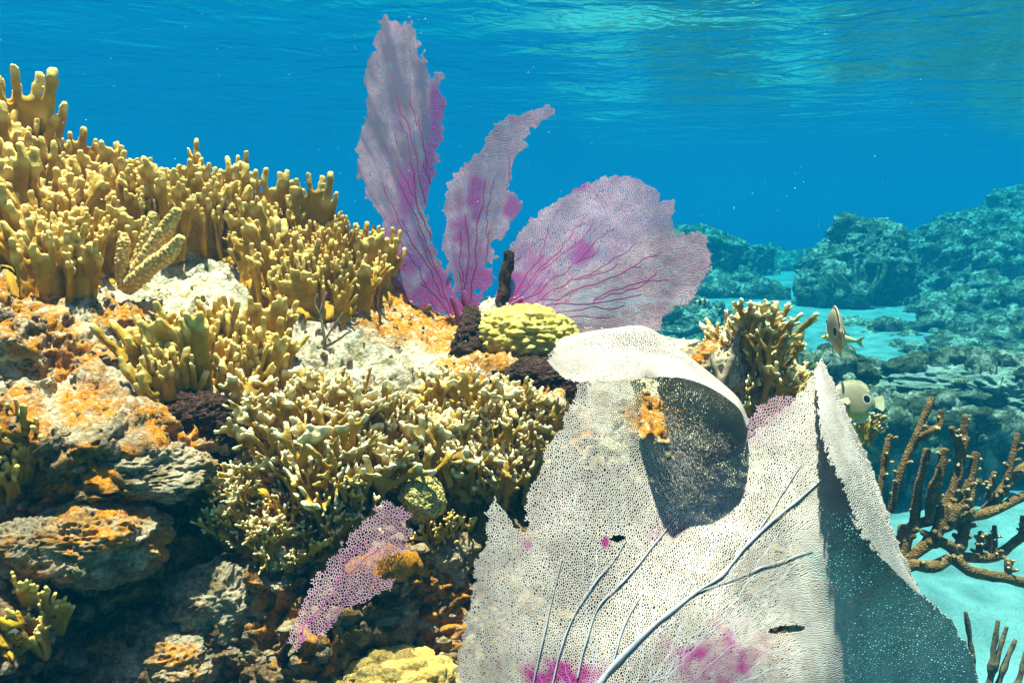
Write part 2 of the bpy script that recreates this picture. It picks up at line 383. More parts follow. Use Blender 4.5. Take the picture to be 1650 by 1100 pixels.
def reef_ledge():
    pxs = np.arange(-720, 1262, 4.0); cr = np.interp(pxs, CREST[:, 0], CREST[:, 1])
    t = np.linspace(0, 1, 300)[:, None]
    py = 1400 + (cr[None] - 1400) * t; px = pxs[None] + 0 * t
    V = P(px, py, DEPTH(px, py) - 0.05 * np.clip((py - 690) / 240, 0, 1) * np.clip((760 - px) / 150, 0, 1))
    back = []
    for k in range(1, 31):                      # behind the crest the rock rolls off and drops to the sand
        s = k / 30
        b = V[-1] + np.array([0, 1, 0]) * (0.9 * s ** 0.8) ; b[:, 2] -= 1.6 * s ** 1.8
        back.append(b)
    bpx = np.repeat(pxs[None], 30, 0); bpy_ = cr[None] - np.arange(1, 31)[:, None] * 3
    low = []
    for k in range(12, 0, -1):
        b = V[0].copy(); b[:, 2] -= 0.08 * k; b[:, 1] += 0.0; low.append(b)
    V = np.concatenate([np.array(low), V, np.array(back)]); 
    px = np.concatenate([np.repeat(pxs[None], 12, 0), px, bpx]); py = np.concatenate([1400 + np.arange(12, 0, -1)[:, None] * 8 + 0 * pxs[None], py, bpy_])
    side = []
    for k in range(1, 25):
        s = k / 24; b = V[:, -1] + np.array([0.16 * s, 1.5 * s, 0]); b[:, 2] = b[:, 2] - 0.9 * s ** 1.5; side.append(b)
    V = np.concatenate([V, np.stack(side, 1)], 1)
    px = np.concatenate([px, np.repeat(1262 + 4 * np.arange(24)[None], px.shape[0], 0)], 1); py = np.concatenate([py, np.repeat(py[:, -1:], 24, 1)], 1)
    # craggy displacement
    gu = np.gradient(V, axis=1); gv = np.gradient(V, axis=0); N = np.cross(gu, gv); N /= np.linalg.norm(N, axis=-1)[..., None] + 1e-9
    D = 0.045 * fbm(V * 7, 11, 3) + 0.022 * billow(V * 20, 12, 3) + 0.009 * billow(V * 62, 13, 2) + 0.004 * fbm(V * 190, 14, 2)
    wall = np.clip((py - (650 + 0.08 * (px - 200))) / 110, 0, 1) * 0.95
    D = D * (0.8 + 0.5 * wall) + wall * (0.05 * fbm(V * 9 + 0.9 * np.stack([fbm(V * 14, 81 + i, 2) for i in range(3)], -1), 71, 4, .6) + 0.030 * billow(V * 17 + 0.8 * np.stack([fbm(V * 25, 91 + i, 2) for i in range(3)], -1), 72, 3))
    V = V + N * (-1 if (N[150, 100] @ FWD) > 0 else 1) * D[..., None]
    org = np.zeros(px.shape)
    for x, y, r in ORANGE: org = np.maximum(org, np.exp(-(((px - x) / r) ** 2 + ((py - y) / (r * 0.62)) ** 2)))
    org = np.clip(org * 2.3 + 0.35 * fbm(V * 30, 31, 3), 0, 1) * (org > 0.15)
    V = V + 0.012 * np.stack([fbm(V * 16, 21 + i, 2) for i in range(3)], -1) + (CAM - V) * (0.007 * org * (1 + .8 * fbm(V * 140, 33, 2)))[..., None]
    o = link('reef_ledge', mesh('reef_ledge', V.reshape(-1, 3), grid_faces(*V.shape[:2]), M['reef'], {'orange': org.ravel(), 'wall': wall.ravel()}))
    tag(o, kind='structure')
    return V, px, py, pxs, cr
TV, TPX, TPY, TPXS, TCR = reef_ledge()

def ground(px, py):
    """point of the ledge seen at a photo pixel (rows are even steps between the bottom and the crest)"""
    c = float(np.clip((px + 720) / 4, 0, len(TPXS) - 1.01)); j = int(c); fj = c - j
    cr = np.interp(px, TPXS, TCR)
    r = 12 + float(np.clip((py - 1400) / (cr - 1400), 0, 1)) * 299
    r = min(r, 310.9); i = int(r); fi = r - i
    return ((TV[i, j] * (1 - fj) + TV[i, j + 1] * fj) * (1 - fi) + (TV[i + 1, j] * (1 - fj) + TV[i + 1, j + 1] * fj) * fi)

# ------------------------------------------------------------------ fire corals
def tipattr(v, tips, r):
    if not len(tips): return np.zeros(len(v))
    d = np.min(np.linalg.norm(v[:, None] - np.asarray(tips)[None], axis=-1), axis=1)
    return np.clip(1.25 - d / r, 0, 1) ** 1.3

def proto_finger(seed, W_=0.060, H=0.10, n=6, r=0.0044):
    """fused upright fingers, a ragged plate with knobbed top"""
    R = random.Random(seed); parts = []; tips = []
    for i in range(n):
        x0 = (i / (n - 1) - 0.5) * W_ * 0.62; x1 = (i / (n - 1) - 0.5) * W_ * R.uniform(0.95, 1.35)
        h = H * R.uniform(0.62, 1.05) * (1 - 0.5 * abs(i / (n - 1) - 0.5) ** 1.5)
        ky = R.uniform(-0.008, 0.008)
        pts = smoothline([(x0, 0, -0.02), (x0 * 1.05, ky * .4, h * 0.35), ((x0 + x1) / 2, ky, h * 0.68), (x1 + R.uniform(-.004, .004), ky + R.uniform(-.006, .006), h)], 14)
        rr = np.interp(np.linspace(0, 1, 14), [0, .5, .9, 1], [1.3, .95, 1.15, 1.0]) * r * R.uniform(0.8, 1.25)
        parts.append(tube(pts, rr, 8, R.uniform(0.55, 0.85))); tips.append(pts[-1])
        if i < n - 1 and R.random() < 0.95:       # web between neighbours
            hx = h * R.uniform(0.5, 0.85); xm = x0 + 0.5 * W_ / (n - 1) * 0.7
            q = smoothline([(xm, 0, -0.02), (xm, ky * .4, hx * 0.5), (xm * 1.1, ky * .6, hx)], 8); parts.append(tube(q, r * 1.05, 8, 0.8))
        if R.random() < 0.75:                    # fork
            s = R.choice((-1, 1)); a = pts[8]; b = a + np.array([s * R.uniform(.008, .014), R.uniform(-.009, .009), h * R.uniform(.18, .30)])
            q = smoothline([a, a * .4 + b * .6 + np.array([s * .003, 0, -.003]), b], 7); parts.append(tube(q, r * R.uniform(.75, .95), 8)); tips.append(b)
    v, f = remesh(*join(parts), 0.0023, 3)
    v = v + 0.0016 * np.stack([fbm(v * 90, seed * 3 + k, 2) for k in range(3)], -1)
    return v, f, tipattr(v, tips, 0.010)

def proto_plate(seed, W_=0.07, H=0.10):
    """broad thin upright plate with a crenulated rim"""
    R = random.Random(seed); parts = []; tips = []; n = 9
    bend = R.uniform(-0.02, 0.02); ph = R.random() * 9
    for i in range(n):
        u = i / (n - 1) - 0.5
        x0 = u * W_ * 0.7; x1 = u * W_ * 1.1; h = H * (0.82 + 0.12 * math.sin(i * 1.7 + ph) + R.uniform(-.05, .07)) * (1 - 0.9 * u * u)
        y = bend * 4 * u * u + 0.004 * math.sin(i * 1.1 + ph)
        pts = smoothline([(x0, y * .3, -0.02), ((x0 + x1) / 2, y * .7, h * 0.5), (x1, y, h)], 10)
        parts.append(tube(pts, np.linspace(0.0066, 0.0046, 10), 8, 0.62)); tips.append(pts[-1])
        if R.random() < 0.6:
            b = pts[-1] + np.array([R.uniform(-.004, .004), R.uniform(-.003, .003), R.uniform(.008, .018)])
            parts.append(tube([pts[-2], pts[-1], b], [0.0046, 0.0046, 0.0042], 8)); tips.append(b)
        if R.random() < 0.3:
            a = pts[R.randint(4, 7)]; b = a + np.array([R.uniform(-.004, .004), R.choice((-1, 1)) * R.uniform(.008, .014), R.uniform(.01, .02)])
            parts.append(tube([a, (a + b) / 2, b], [0.005, 0.0048, 0.0042], 8)); tips.append(b)
    v, f = remesh(*join(parts), 0.0023, 3)
    v = v + 0.0016 * np.stack([fbm(v * 90, seed * 3 + k, 2) for k in range(3)], -1)
    return v, f, tipattr(v, tips, 0.009)

def proto_lace(seed, H=0.070, r=0.0039):
    """small forking blade ending in short pale prongs"""
    R = random.Random(seed); parts = []; tips = []
    def grow(p, d, l, rad, lev):
        q = p + d * l; parts.append(tube(smoothline([p, (p + q) / 2 + np.array([R.uniform(-1, 1), R.uniform(-1, 1), 0]) * 0.0015, q], 5), np.linspace(rad, rad * 0.85, 5), 7, 0.55))
        if lev == 0: tips.append(q); return
        k = R.choice((2, 2, 3))
        for i in range(k):
            a = (i - (k - 1) / 2) * R.uniform(0.5, 0.85) + R.uniform(-.15, .15); b = R.uniform(-.38, .38)
            e = np.array([d[0] * math.cos(a) + d[2] * math.sin(a), d[1] + b, d[2] * math.cos(a) - d[0] * math.sin(a)]); e[2] += 0.12; e /= np.linalg.norm(e)
            grow(q - d * rad * .3, e, l * R.uniform(0.62, 0.9), rad * R.uniform(.80, .92), lev - 1)
    for x in (-0.010, 0.004, 0.014):
        grow(np.array([x, R.uniform(-.004, .004), -0.012]), np.array([x * 12, R.uniform(-.15, .15), 1.0]) / 1.02, H * 0.42, r * 1.25, 2 if R.random() < .75 else 3)
    v, f = remesh(*join(parts), 0.0019, 2)
    v = v + 0.001 * np.stack([fbm(v * 120, seed * 3 + k, 2) for k in range(3)], -1)
    return v, f, tipattr(v, tips, 0.006)

def protos(fn, count, mat, name, s0, **k):
    r = []
    for i in range(count):
        v, f, t = fn(s0 + i, **k); r.append(mesh(name, v, f, mat, {'tip': t}))
    return r
FING = protos(proto_finger, 7, M['fire'], 'blade', 100) + protos(proto_finger, 4, M['fire'], 'blade', 140, n=5, W_=0.046, H=0.085) 
PLATE = protos(proto_plate, 6, M['fire'], 'blade', 200)
LACE = protos(proto_lace, 10, M['lace'], 'branch', 300)
LACEY = protos(proto_lace, 4, M['fire'], 'branch', 340)

def colony(label, poly, n, pool, seed, scale=(0.8, 1.2), lean=0.25, lift=0.0, face=None, out=0.0, name='fire_coral', group='fire coral colonies on the reef ledge', crust=True, part='blade', mind=9, ptf=ground, mat='fire'):
    R = random.Random(seed); poly = np.array(poly, float)
    x0, y0 = poly.min(0); x1, y1 = poly.max(0)
    pts = []; tries = 0
    while len(pts) < n and tries < 9000:
        tries += 1
        q = (R.uniform(x0, x1), R.uniform(y0, y1))
        if not inside(poly, np.array(q[0]), np.array(q[1])): continue
        if any((q[0] - a) ** 2 + ((q[1] - b) * 1.5) ** 2 < mind ** 2 for a, b in pts): continue
        pts.append(q)
    c = poly.mean(0); root = thing(name, label, 'fire coral', ptf(*c), group)
    rl = np.array(root.location)
    for (x, y) in pts:
        p = np.asarray(ptf(x, y)) - rl
        o = link(part, R.choice(pool), root); s = R.uniform(*scale) * (1.25 if R.random() < .15 else 1.0)
        o.location = p + np.array([0, 0, lift])
        rz = R.uniform(-0.9, 0.9) if face is None else face + R.uniform(-.6, .6)
        if R.random() < 0.3: rz += 1.2
        if R.random() < 0.5: rz += math.pi
        side = (x - c[0]) / max(40, (x1 - x0) / 2)
        o.rotation_euler = Matrix.Rotation(side * lean + R.uniform(-.18, .18), 3, 'Y').to_4x4().to_euler() if False else (R.uniform(-.22, .22) + out, side * lean + R.uniform(-.2, .2), rz)
        o.rotation_mode = 'ZYX' if False else 'XYZ'
        m = Matrix.Rotation(side * lean + R.uniform(-.15, .15), 4, 'Y') @ Matrix.Rotation(out + R.uniform(-.2, .2), 4, 'X') @ Matrix.Rotation(rz, 4, 'Z')
        o.rotation_euler = m.to_euler(); o.scale = (s * R.uniform(.9, 1.15), s * R.uniform(.9, 1.15), s)
    if crust and ptf is ground:
        step = 5; gx = np.arange(x0 - 15, x1 + 16, step); gy = np.arange(y0 - 12, y1 + 13, step)
        cc = (poly - c) * 1.12 + c
        X, Y = np.meshgrid(gx, gy); jit = 9 * vnoise(np.stack([X / 14, Y / 14, 0 * X], -1), seed); ins = inside(cc, X + jit, Y + jit)
        V = np.array([ground(a, b) for a, b in zip(X.ravel(), Y.ravel())]); tocam = CAM - V; tocam /= np.linalg.norm(tocam, axis=1)[:, None]
        V = V + (np.array([0, 0, 1.0]) * 0.6 + tocam * 0.6) * (0.006 + 0.005 * vnoise(V * 70, seed))[:, None]
        V = np.where(ins.ravel()[:, None], V, V - tocam * 0.02)
        f = grid_faces(len(gy), len(gx)); keep = ins.ravel()[f].any(1)
        used = np.unique(f[keep]); mp = -np.ones(len(V), int); mp[used] = np.arange(len(used))
        child('crust', V[used], mp[f[keep]], M[mat], root, {'tip': np.zeros(len(used))})
    return root

G1 = 'fire coral colonies on the reef ledge'
colony('tall mustard fire coral colony cut off by the left edge, with broad flat-topped knobs', [(-60, 250), (-60, 420), (20, 440), (60, 330), (45, 250), (0, 225)], 32, FING + PLATE + PLATE, 1, (1.0, 1.7), 0.1)
colony('long mustard fire coral colony of fused upright plates along the crest against blue water', [(50, 300), (60, 350), (200, 402), (330, 408), (390, 395), (400, 375), (330, 342), (150, 328)], 88, FING + PLATE + PLATE, 2, (0.72, 1.2), 0.15, mind=11)
colony('long mustard fire coral fingers standing on bare pale rock below the crest, far left', [(0, 440), (30, 470), (120, 490), (170, 450), (170, 400), (60, 390)], 40, FING + PLATE, 3, (0.75, 1.15), 0.35, mind=10)
colony('mustard fire coral of slender forked fingers stepping down beside the tall purple fan', [(385, 380), (375, 420), (440, 500), (520, 520), (600, 500), (625, 470), (560, 428), (480, 390)], 84, FING + PLATE + LACEY, 4, (0.6, 1.15), 0.2, mind=11)
colony('olive fire coral colony of parallel upright plates in the middle of the pale ledge', [(232, 600), (235, 636), (300, 656), (400, 646), (445, 616), (445, 588), (390, 580), (300, 584)], 58, FING + PLATE + PLATE, 5, (0.62, 0.98), 0.3, mind=9)
colony('large bushy pale-tipped fire coral between the dark brown sponges and the round star coral', [(370, 690), (400, 720), (430, 800), (520, 840), (600, 825), (645, 800), (660, 740), (640, 695), (560, 655), (470, 665)], 62, LACE, 6, (0.85, 1.5), 0.35, out=0.2, part='branch', mind=17, mat='lace')
colony('compact bushy fire coral with dense pale prongs directly left of the big white sea fan', [(680, 710), (670, 760), (720, 800), (800, 812), (860, 795), (885, 745), (880, 712), (800, 695), (740, 690)], 66, LACE + LACE + LACEY, 7, (0.9, 1.45), 0.3, out=0.12, part='branch', mind=14, mat='lace')
colony('encrusting fire coral with smooth yellow crust and few prongs above the small pink fan', [(350, 790), (355, 850), (400, 900), (470, 925), (530, 900), (570, 850), (560, 800), (470, 790), (400, 770)], 42, LACE + LACEY, 8, (0.55, 0.85), 0.4, out=0.45, part='branch', mind=16)
colony('little yellow fire coral sprig right of the small pink fan', [(660, 880), (670, 910), (730, 915), (745, 885), (700, 870)], 9, LACEY, 9, (0.55, 0.8), 0.3, out=0.3, part='branch', mind=13)
colony('thin olive fire coral blades growing in shade at the left edge under the white rock', [(-30, 720), (-30, 800), (20, 815), (50, 780), (45, 740)], 12, FING, 10, (0.6, 0.9), 0.4, out=0.2)
colony('bright yellow fire coral plates in the bottom left corner', [(-30, 960), (-20, 1060), (30, 1060), (70, 1000), (60, 950)], 10, PLATE, 11, (0.4, 0.6), 0.4, out=0.5, mind=16)

# ------------------------------------------------------------------ sea fans
def net(base, region, cell, elong, seed, bbox, spread=(-math.pi, 0), ragged=0.5):
    """2-D lattice radiating from a base: returns nodes, edges, flow (how much hangs on each node)"""
    R = np.random.RandomState(seed); bx, by = base
    k = elong; c = cell
    xs = [bbox[0], bbox[2]]; ys = [bbox[1], bbox[3]]
    rmax = max(math.hypot(x - bx, y - by) for x in xs for y in ys) / k + 3 * c
    pts = []
    rho = c * 2
    while rho < rmax:
        a0, a1 = spread[0] * k, spread[1] * k
        nn = max(3, int(abs(a1 - a0) * rho / c)); ph = R.rand()
        a = a0 + (np.arange(nn) + ph + R.uniform(-.40, .40, nn)) / nn * (a1 - a0); rr = rho + R.uniform(-.40, .40, nn) * c
        x = bx + k * rr * np.cos(a / k); y = by + k * rr * np.sin(a / k)
        ok = (x > xs[0] - 3 * c) & (x < xs[1] + 3 * c) & (y > ys[0] - 3 * c) & (y < ys[1] + 3 * c)
        pts.append(np.stack([rr * np.cos(a), rr * np.sin(a)], -1)[ok]) if abs(a1 - a0) < 6.2 else pts.append(np.stack([rr * np.cos(a), rr * np.sin(a)], -1)[ok])
        rho += c * 0.87
    q = np.concatenate(pts)
    vs, es, fs, *_ = geometry.delaunay_2d_cdt([Vector(p) for p in q], [], [], 0, 1e-6)
    vs = np.array([(p.x, p.y) for p in vs]); fs = np.array([f for f in fs if len(f) == 3])
    cen = vs[fs].mean(1)
    rr = np.hypot(cen[:, 0], cen[:, 1]); aa = np.arctan2(cen[:, 1], cen[:, 0])
    mid = (spread[0] + spread[1]) / 2 * k
    aa = mid + (aa - mid + np.pi) % (2 * np.pi) - np.pi
    N = np.stack([bx + k * rr * np.cos(aa / k), by + k * rr * np.sin(aa / k)], -1)
    N += ragged * c * 0.5 * np.stack([vnoise(np.c_[N / (c * 7), 0 * rr], seed), vnoise(np.c_[N / (c * 7), 0 * rr + 9], seed)], -1)
    emap = {}
    E = []
    for i, t in enumerate(fs):
        for a, b in ((t[0], t[1]), (t[1], t[2]), (t[2], t[0])):
            key = (min(a, b), max(a, b))
            if key in emap: E.append((emap[key], i))
            else: emap[key] = i
    E = np.array(E)
    ins = region(N[:, 0], N[:, 1])
    L = np.hypot(*(N[E[:, 0]] - N[E[:, 1]]).T)
    E = E[L < cell * elong * 2.5]
    both = ins[E[:, 0]] & ins[E[:, 1]]; one = ins[E[:, 0]] ^ ins[E[:, 1]]
    # fringe twigs: outer half-edges that point away from the base
    tw = E[one]; a = np.where(ins[tw[:, 0]], tw[:, 0], tw[:, 1]); b = np.where(ins[tw[:, 0]], tw[:, 1], tw[:, 0])
    out = np.hypot(N[b, 0] - bx, N[b, 1] - by) > np.hypot(N[a, 0] - bx, N[a, 1] - by)
    a, b = a[out], b[out]; tip = N[a] + (N[b] - N[a]) * R.uniform(.5, 1.0, len(a))[:, None]
    E = E[both]
    n0 = len(N); N = np.vstack([N, tip]); TW = np.stack([a, n0 + np.arange(len(a))], -1)
    # drainage towards the base makes the veins
    r = np.hypot(N[:, 0] - bx, N[:, 1] - by) + cell * 1.5 * vnoise(np.c_[N / (cell * 5), np.zeros(len(N))], seed + 3)
    nb = [[] for _ in range(len(N))]
    for x, y in E: nb[x].append(y); nb[y].append(x)
    flow = np.ones(len(N))
    for i in np.argsort(-r[:n0]):
        c2 = [j for j in nb[i] if r[j] < r[i]]
        if c2:
            j = max(c2, key=lambda j: flow[j] * 1.0 + 0.6 * (r[i] - r[j])); flow[j] += flow[i]
    return N, np.vstack([E, TW]), flow, n0

def strands(N, E, rad, surf, side_eps=0.5):
    """tubes along lattice edges on the surface surf(x, y) -> world"""
    p = surf(N[:, 0], N[:, 1]); px_ = surf(N[:, 0] + side_eps, N[:, 1]) - p; py_ = surf(N[:, 0], N[:, 1] + side_eps) - p
    nn = np.cross(px_, py_); nn /= np.linalg.norm(nn, axis=1)[:, None] + 1e-12
    A, B = p[E[:, 0]], p[E[:, 1]]; d = B - A; L = np.linalg.norm(d, axis=1)[:, None] + 1e-12; d = d / L
    na = nn[E[:, 0]]; s = np.cross(d, na); s /= np.linalg.norm(s, axis=1)[:, None] + 1e-12
    ra, rb = rad[E[:, 0]][:, None], rad[E[:, 1]][:, None]
    A = A - d * ra * 0.4; B = B + d * rb * 0.4
    th = [(1, 0), (0.6, 0.45), (-0.6, 0.45), (-1, 0), (-0.6, -0.45), (0.6, -0.45)]
    V = np.concatenate([np.stack([A + s * ra * a + na * ra * b for a, b in th], 1), np.stack([B + s * rb * a + na * rb * b for a, b in th], 1)], 1)
    n = len(E); o = (np.arange(n) * 12)[:, None, None]
    q = np.array([[i, (i + 1) % 6, 6 + (i + 1) % 6, 6 + i] for i in range(6)])[None]
    return V.reshape(-1, 3), (o + q).reshape(-1, 4), np.repeat(np.stack([E[:, 0], E[:, 1]], 1), 6, axis=1).reshape(-1)

def poly_region(poly, seed, amp, holes=()):
    poly = np.array(poly, float)
    def f(x, y):
        g = np.stack([x / 9, y / 9, 0 * x], -1)
        r = inside(poly, x + amp * vnoise(g, seed), y + amp * vnoise(g, seed + 5))
        for hx, hy, hr, ha in holes: r &= ((x - hx) / hr) ** 2 + ((y - hy) / ha) ** 2 > 1 + 0.8 * vnoise(g, seed + 8)
        return r
    return f

def blotch(N, spots, seed, scale=25):
    t = np.zeros(len(N)); g = np.c_[N / scale, np.zeros(len(N))]
    for x, y, rx, ry, a in spots: t = np.maximum(t, a * np.exp(-((N[:, 0] - x) / rx) ** 2 - ((N[:, 1] - y) / ry) ** 2))
    q = np.clip((t * 1.25 + 0.75 * fbm(g, seed, 4) * (t > .02) - 0.30) / 0.7, 0, 1); return np.clip(q * np.minimum(1, t * 1.6 + .2) + 0.10 * fbm(g * 2, seed + 1, 3), 0, 1)

def sea_fan(name, label, base, poly, depth, cell, elong, seed, mats, w, spread, spots, holes=(), amp=5, vein_thr=220, vein_gain=0.25, ground_pt=None, dark=None, thick=None, region=None, tint0=0.0, group=None, vein_max=9):
    poly = np.array(poly, float); bb = (poly[:, 0].min(), poly[:, 1].min(), poly[:, 0].max(), poly[:, 1].max())
    N, E, flow, n0 = net(base, region or poly_region(poly, seed, amp, holes), cell, elong, seed, bb, spread)
    surf = lambda x, y: P(x, y, depth(x, y))
    R = np.random.RandomState(seed); d0 = depth(N[:, 0], N[:, 1])
    rad = w * d0 / F * (0.85 + 0.3 * R.rand(len(N))); rad[n0:] *= 0.6
    if thick is not None: rad = rad * thick(N[:, 0], N[:, 1])
    an = np.arctan2(N[:, 1] - base[1], N[:, 0] - base[0]); rr_ = np.hypot(N[:, 1] - base[1], N[:, 0] - base[0])
    dk = np.zeros(len(N)) if dark is None else np.clip(dark * (0.5 + 1.6 * fbm(np.stack([an * 22, rr_ / 160, 0 * an], -1), seed + 4, 3)) + dark * 1.2 * fbm(np.c_[N / 40, 0 * an], seed + 6, 3), 0, 1)
    tint = np.clip(blotch(N, spots, seed) + tint0, 0, 1)
    root = thing(name, label, 'sea fan', P(base[0], base[1], depth(np.array(base[0]), np.array(base[1]))), group)
    V, Fc, idx = strands(N, E, rad, surf)
    child('lattice', V, Fc, mats[0], root, {'tint': tint[idx], 'dark': dk[idx]})
    fe = np.minimum(flow[E[:, 0]], flow[E[:, 1]]); ve = E[(fe > vein_thr) & (E[:, 1] < n0)]
    NV = N.copy(); vn = np.unique(ve)
    if len(ve):
        for _ in range(5):                       # straighten the veins a little
            acc = NV.copy(); cnt = np.ones(len(N)); np.add.at(acc, ve[:, 0], NV[ve[:, 1]]); np.add.at(acc, ve[:, 1], NV[ve[:, 0]]); np.add.at(cnt, ve[:, 0], 1); np.add.at(cnt, ve[:, 1], 1)
            NV[vn] = (acc / cnt[:, None])[vn]
    par = np.arange(len(N))
    def find(i):
        while par[i] != i: par[i] = par[par[i]]; i = par[i]
        return i
    for a, b in ve: par[find(a)] = find(b)
    comp = np.array([find(a) for a in ve[:, 0]]) if len(ve) else np.zeros(0)
    for c_ in np.unique(comp):
        vs_ = ve[comp == c_]
        if len(vs_) < 8: continue
        vr = w * d0 / F * np.minimum(1.15 + vein_gain * np.maximum(flow / vein_thr, 0.5) ** 0.45, vein_max)
        V, Fc, idx = strands(NV, vs_, vr, surf); child('vein', V, Fc, mats[1], root, {'tint': tint[idx]})
    return root, surf, N, flow

def holdfast(root, pts, r, mat, seed):
    v, f = tube(smoothline(pts, 14), np.array(r) if np.isscalar(r) else np.interp(np.linspace(0, 1, 14), np.linspace(0, 1, len(r)), r), 10, lump=0.25, seed=seed)
    child('holdfast', v, f, mat, root, {'tint': np.full(len(v), 0.3)})

pv = (M['fan_purple'], M['fan_pvein'])
tall = [(735, 515), (700, 500), (665, 490), (640, 478), (628, 450), (618, 430), (602, 400), (615, 380), (620, 355), (600, 330), (590, 325), (588, 300), (577, 280), (576, 235), (585, 210), (592, 160), (590, 120), (597, 95), (608, 70), (612, 30), (622, 28), (640, 38), (650, 42), (658, 30), (668, 45), (674, 75), (678, 95), (686, 85), (685, 108), (694, 128), (702, 115), (712, 120), (710, 150), (718, 165), (716, 200), (714, 220), (708, 225), (704, 260), (700, 285), (692, 320), (688, 350), (693, 380), (700, 400), (710, 430), (722, 440), (735, 470), (746, 505)]
dt = lambda x, y: 1.44 + 0.00030 * (500 - np.asarray(y)) + 0.00012 * (x - 650) + 0.018 * np.sin((np.asarray(x) - 570) / 26.0 + np.asarray(y) / 160.0) + 0.00006 * (np.asarray(y) - 300)
r1, *_ = sea_fan('sea_fan', 'tall narrow purple sea fan rising highest into the blue water, torn along its right edge', (742, 540), tall, dt, 2.3, 2.3, 1, pv, 0.80, (-math.pi * 0.95, -math.pi * 0.3),
        [(705, 190, 16, 70, 1.0), (690, 280, 16, 70, .8), (650, 420, 50, 70, .75), (700, 470, 50, 50, .9), (655, 300, 22, 90, .65), (740, 500, 30, 40, 1.0), (640, 180, 14, 70, .45)], amp=6, dark=0.8, group='purple sea fans behind the yellow lump coral')
holdfast(r1, [P(742, 530, np.array(1.45)), P(740, 512, np.array(1.445)), P(728, 480, np.array(1.44))], [.012, .010, .004], pv[1], 5)
midp = [(745, 508), (735, 470), (724, 440), (722, 420), (712, 395), (716, 340), (722, 300), (735, 280), (755, 262), (780, 235), (790, 215), (800, 200), (818, 190), (850, 178), (875, 172), (893, 170), (895, 182), (880, 195), (860, 210), (845, 225), (850, 235), (835, 245), (828, 260), (822, 290), (815, 305), (820, 300), (825, 312), (840, 325), (836, 345), (820, 355), (815, 375), (805, 390), (808, 405), (795, 420), (800, 445), (790, 460), (775, 480), (765, 508)]
dm = lambda x, y: 1.47 + 0.00035 * (500 - np.asarray(y)) + 0.015 * np.sin((np.asarray(x) - 700) / 22.0 + np.asarray(y) / 120.0) + 0.0001 * (np.asarray(y) - 400)
r2, *_ = sea_fan('sea_fan', 'slim purple sea fan bending to a pale tip, between the tall fan and wide fan', (752, 535), midp, dm, 2.3, 2.2, 2, pv, 0.80, (-math.pi * 0.85, -math.pi * 0.15),
        [(826, 335, 18, 26, 1.2), (765, 320, 16, 50, .9), (745, 380, 24, 70, .8), (770, 440, 34, 60, .9), (830, 195, 16, 10, .7), (755, 490, 24, 34, 1.0)], holes=[(802, 398, 9, 14), (788, 428, 6, 6), (800, 440, 7, 8), (770, 470, 5, 5)], amp=6, dark=0.34, group='purple sea fans behind the yellow lump coral')
holdfast(r2, [P(752, 528, np.array(1.47)), P(752, 505, np.array(1.47)), P(748, 470, np.array(1.47))], [.010, .009, .004], pv[1], 6)
wide = [(795, 508), (800, 470), (815, 440), (822, 400), (845, 365), (880, 335), (920, 310), (955, 292), (990, 285), (1020, 287), (1040, 298), (1062, 310), (1066, 328), (1083, 325), (1085, 345), (1080, 365), (1090, 380), (1115, 372), (1133, 375), (1138, 395), (1147, 412), (1140, 440), (1130, 455), (1120, 475), (1110, 490), (1085, 495), (1065, 515), (1060, 530), (1000, 540), (950, 540), (915, 530), (880, 510), (850, 505), (820, 515)]
dw = lambda x, y: 1.46 + 0.00045 * (510 - np.asarray(y)) - 0.00012 * (np.asarray(x) - 800) + 0.012 * np.sin((np.asarray(x) + np.asarray(y)) / 60.0)
r3, *_ = sea_fan('sea_fan', 'wide rounded lilac sea fan with magenta veins spreading right behind the yellow lump coral', (800, 512), wide, dw, 2.5, 2.1, 3, pv, 0.84, (-math.pi * 0.75, math.pi * 0.15),
        [(935, 405, 28, 26, 1.0), (860, 440, 40, 46, .65), (925, 300, 34, 12, .7), (830, 470, 50, 46, .95)], amp=5, vein_gain=0.32, dark=0.26, group='purple sea fans behind the yellow lump coral')
holdfast(r3, [P(795, 530, np.array(1.47)), P(802, 508, np.array(1.46)), P(840, 482, np.array(1.455))], [.012, .009, .005], pv[1], 7)
small = [(462, 1036), (480, 990), (500, 945), (540, 890), (570, 855), (600, 825), (620, 810), (640, 812), (645, 820), (660, 830), (655, 845), (665, 855), (650, 870), (655, 885), (635, 895), (610, 905), (605, 925), (635, 935), (625, 950), (600, 960), (575, 975), (545, 985), (540, 1005), (520, 1020), (495, 1030), (480, 1045)]
dsm = lambda x, y: 0.83 + 0.00035 * (1000 - np.asarray(y)) - 0.0001 * (np.asarray(x) - 500)
r4, *_ = sea_fan('sea_fan', 'small pink sea fan leaning out of the dark lower rock face', (455, 1070), small, dsm, 3.6, 1.5, 4, pv, 0.66, (-math.pi * 0.6, math.pi * 0.05),
        [(480, 1000, 40, 50, .35), (630, 850, 50, 50, .3)], amp=6, dark=0.3, vein_thr=120)
holdfast(r4, [P(445, 1090, np.array(.95)), P(452, 1062, np.array(.87)), P(475, 1020, np.array(.83))], [.007, .006, .003], M['darkalga'], 8)
pal = [(1195, 720), (1203, 680), (1220, 655), (1250, 640), (1275, 636), (1295, 650), (1290, 690), (1250, 720)]
r5, *_ = sea_fan('sea_fan', 'small pale lilac sea fan peeping over the top edge of the big white fan', (1260, 770), pal, lambda x, y: 1.14 + 0.0004 * (700 - np.asarray(y)), 3.6, 1.5, 5, pv, 0.9, (-math.pi, 0), [], amp=4)
holdfast(r5, [P(1265, 790, np.array(1.16)), P(1262, 760, np.array(1.15)), P(1255, 715, np.array(1.14))], [.010, .008, .005], pv[1], 9)

